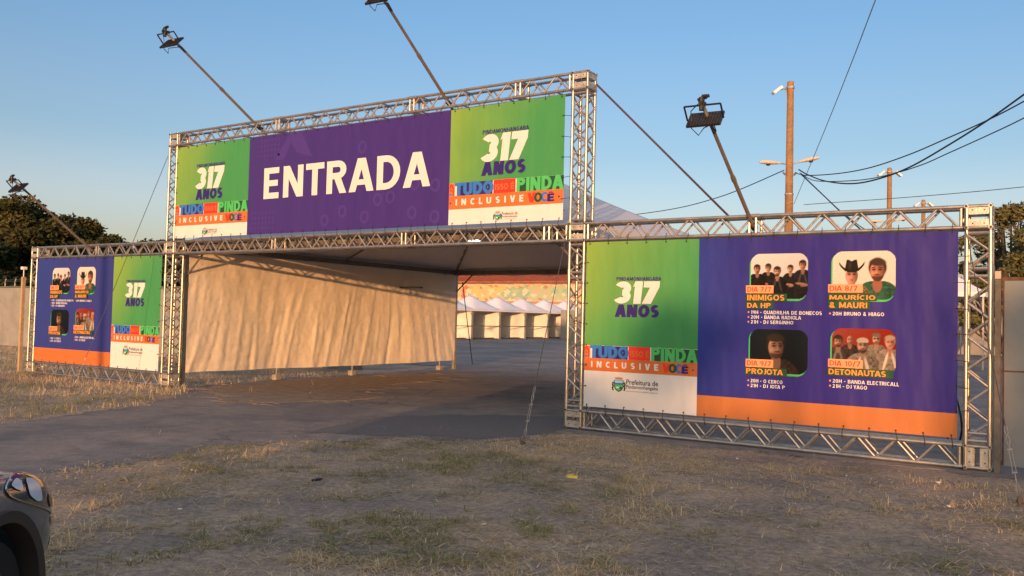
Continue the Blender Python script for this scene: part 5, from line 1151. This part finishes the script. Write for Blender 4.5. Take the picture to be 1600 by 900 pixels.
bm = bmesh.new(); bm.from_mesh(body.data); bmesh.ops.recalc_face_normals(bm, faces=bm.faces); bm.to_mesh(body.data); bm.free()
# wheel wells are cut by a boolean, applied through the evaluated mesh
cut = MB()
for x in (-.86, -3.45):
    cut.tube((x, -1.1, .36), (x, -.62, .36), .38, 32); cut.tube((x, 1.1, .36), (x, .62, .36), .38, 32)
co_ = cut.build('cut', CLAD)
sd = body.modifiers.new('s', 'SUBSURF'); sd.levels = 2; sd.render_levels = 2
bo = body.modifiers.new('b', 'BOOLEAN'); bo.object = co_; bo.operation = 'DIFFERENCE'; bo.solver = 'EXACT'
co_.parent = car
bpy.context.view_layer.update(); dg = bpy.context.evaluated_depsgraph_get(); nm = bpy.data.meshes.new_from_object(body.evaluated_get(dg)); body.modifiers.clear(); body.data = nm; nm.name = 'body'
nm.polygons.foreach_set('use_smooth', [True]*len(nm.polygons))
try: nm.set_sharp_from_angle(angle=R(38))
except Exception: pass
bpy.data.objects.remove(co_)
for x in (-.86, -3.45):
    for s in (-1, 1):
        b = MB(); b.lathe((x, s*.74, .34), [(.20, -.10), (.31, -.105), (.335, -.07), (.34, 0), (.335, .07), (.31, .105), (.20, .10)], 28, ax=(0, 1, 0)); wh = b.build('wheel', TYRE, car, True)
        b = MB(); b.lathe((x, s*.80, .34), [(.21, .03), (.19, .0), (.06, .0), (.05, .03), (.001, .03)], 20, ax=(0, s, 0))
        for k in range(5): t = 2*math.pi*k/5; b.box((x+.12*math.cos(t), s*.82, .34+.12*math.sin(t)), (.17, .03, .05), Matrix.Rotation(-t, 3, 'Y'))
        b.build('rim', RIM, wh)
        b = MB(); n_ = 24; Pp = []     # cladding arch
        for k in range(n_+1):
            t = math.pi*(-.06+1.12*k/n_)
            for (r_, yy) in ((.375, .80), (.375, .900), (.425, .905), (.43, .86)): Pp.append((x+r_*math.cos(t), s*yy, .36+r_*math.sin(t)))
        b.add(Pp, [(k*4+q, k*4+(q+1) % 4, (k+1)*4+(q+1) % 4, (k+1)*4+q) for k in range(n_) for q in range(4)]); b.build('arch_trim', CLAD, car, True)
HLG = mat('headlight_glass', (.035, .04, .045), .06, .0, coat=1.0); HLI = mat('headlight_reflector', (.66, .74, .85), .2, .1)
from mathutils.bvhtree import BVHTree
bmv = bmesh.new(); bmv.from_mesh(body.data); BV = BVHTree.FromBMesh(bmv)
def wrap(name, outline, off, m, parent, s, n=14, rim=None, label=None):
    """a panel that lies on the car body: outline points (x, height) are thrown on to the body from outside"""
    d = Vector((-.15, -s*.86, -.48)).normalized()
    def hit(u, v):
        src = Vector((u, s*.9, v))-d*1.2
        h_ = BV.ray_cast(src, d); 
        if not h_[0]: h_ = BV.find_nearest(Vector((u, s*.9, v)))
        return h_[0]+h_[1]*off*(1 if h_[1].dot(d) < 0 else -1)
    c = Vector((sum(p[0] for p in outline)/len(outline), sum(p[1] for p in outline)/len(outline)))
    O = []
    for i in range(len(outline)):
        a, b_ = Vector(outline[i]), Vector(outline[(i+1) % len(outline)])
        for k in range(5): O.append(a.lerp(b_, k/5))
    # smooth the outline a little
    for _ in range(3): O = [(O[i-1]+O[i]*2+O[(i+1) % len(O)])/4 for i in range(len(O))]
    P = [hit(*c)]; m_ = len(O)
    for r_ in range(1, n+1): P += [hit(*(c.lerp(p, r_/n))) for p in O]
    F = [(0, 1+i, 1+(i+1) % m_) for i in range(m_)]
    for r_ in range(n-1): F += [(1+r_*m_+i, 1+(r_+1)*m_+i, 1+(r_+1)*m_+(i+1) % m_, 1+r_*m_+(i+1) % m_) for i in range(m_)]
    if s < 0: pass
    b = MB(); b.add(P, F); o = b.build(name, m, parent, smooth='all')
    bm = bmesh.new(); bm.from_mesh(o.data); bmesh.ops.recalc_face_normals(bm, faces=bm.faces); bm.to_mesh(o.data); bm.free()
    if rim:
        b = MB(); e_ = P[-m_:]; b.path([tuple(p) for p in e_]+[tuple(e_[0])], rim[0], 5); b.build(name+'_rim', rim[1], o, True)
    return o
for s_ in (1, -1):
    hl = wrap('headlight', [(-.13, .70), (-.20, .67), (-.36, .715), (-.55, .77), (-.76, .845), (-.78, .90), (-.62, .955), (-.42, .93), (-.24, .85), (-.14, .77)], .006, HLG, car, s_, rim=(.004, CHR))
    wrap('lamp_unit', [(-.43, .765), (-.50, .775), (-.58, .82), (-.56, .91), (-.46, .89), (-.42, .83)], .012, HLI, hl, s_, 6)
    wrap('lamp_unit', [(-.63, .845), (-.70, .875), (-.73, .90), (-.64, .925), (-.61, .90)], .012, HLI, hl, s_, 5)
    wrap('lamp_unit', [(-.22, .715), (-.30, .715), (-.33, .76), (-.26, .80), (-.21, .77)], .012, mat('lamp_copper', (.35, .22, .16), .25, .4), hl, s_, 5)  # copper reflection at the headlight's front tip, painted as a coloured unit
    wrap('chrome_trim', [(-.05, .635), (-.10, .61), (-.24, .635), (-.25, .66), (-.12, .675), (-.05, .665)], .008, CHR, car, s_, 4)
    wrap('corner_vent', [(-.02, .36), (-.10, .36), (-.12, .50), (-.10, .60), (-.03, .60)], .007, CLAD, car, s_, 5)
    wrap('wing_seam', [(-.40, .60), (-.405, .60), (-.325, .73), (-.32, .73)], .004, CLAD, car, s_, 2)
bmv.free()
b = MB(); b.box((-.0, 0, .55), (.05, 1.0, .2)); b.box((-.0, 0, .38), (.06, 1.15, .08)); b.build('grille', CLAD, car)
for s in (-1, 1):
    b = MB(); b.add([(-1.75, s*.80, 1.0), (-2.15, s*.64, 1.36), (-3.2, s*.62, 1.42), (-3.75, s*.66, 1.26), (-3.9, s*.82, 1.0)], [(0, 1, 2, 3, 4)]); b.build('side_window', GLS, car)
b = MB(); b.add([(-1.35, -.62, 1.06), (-1.35, .62, 1.06), (-2.02, .53, 1.425), (-2.02, -.53, 1.425)], [(0, 1, 2, 3)]); b.build('windscreen', GLS, car)
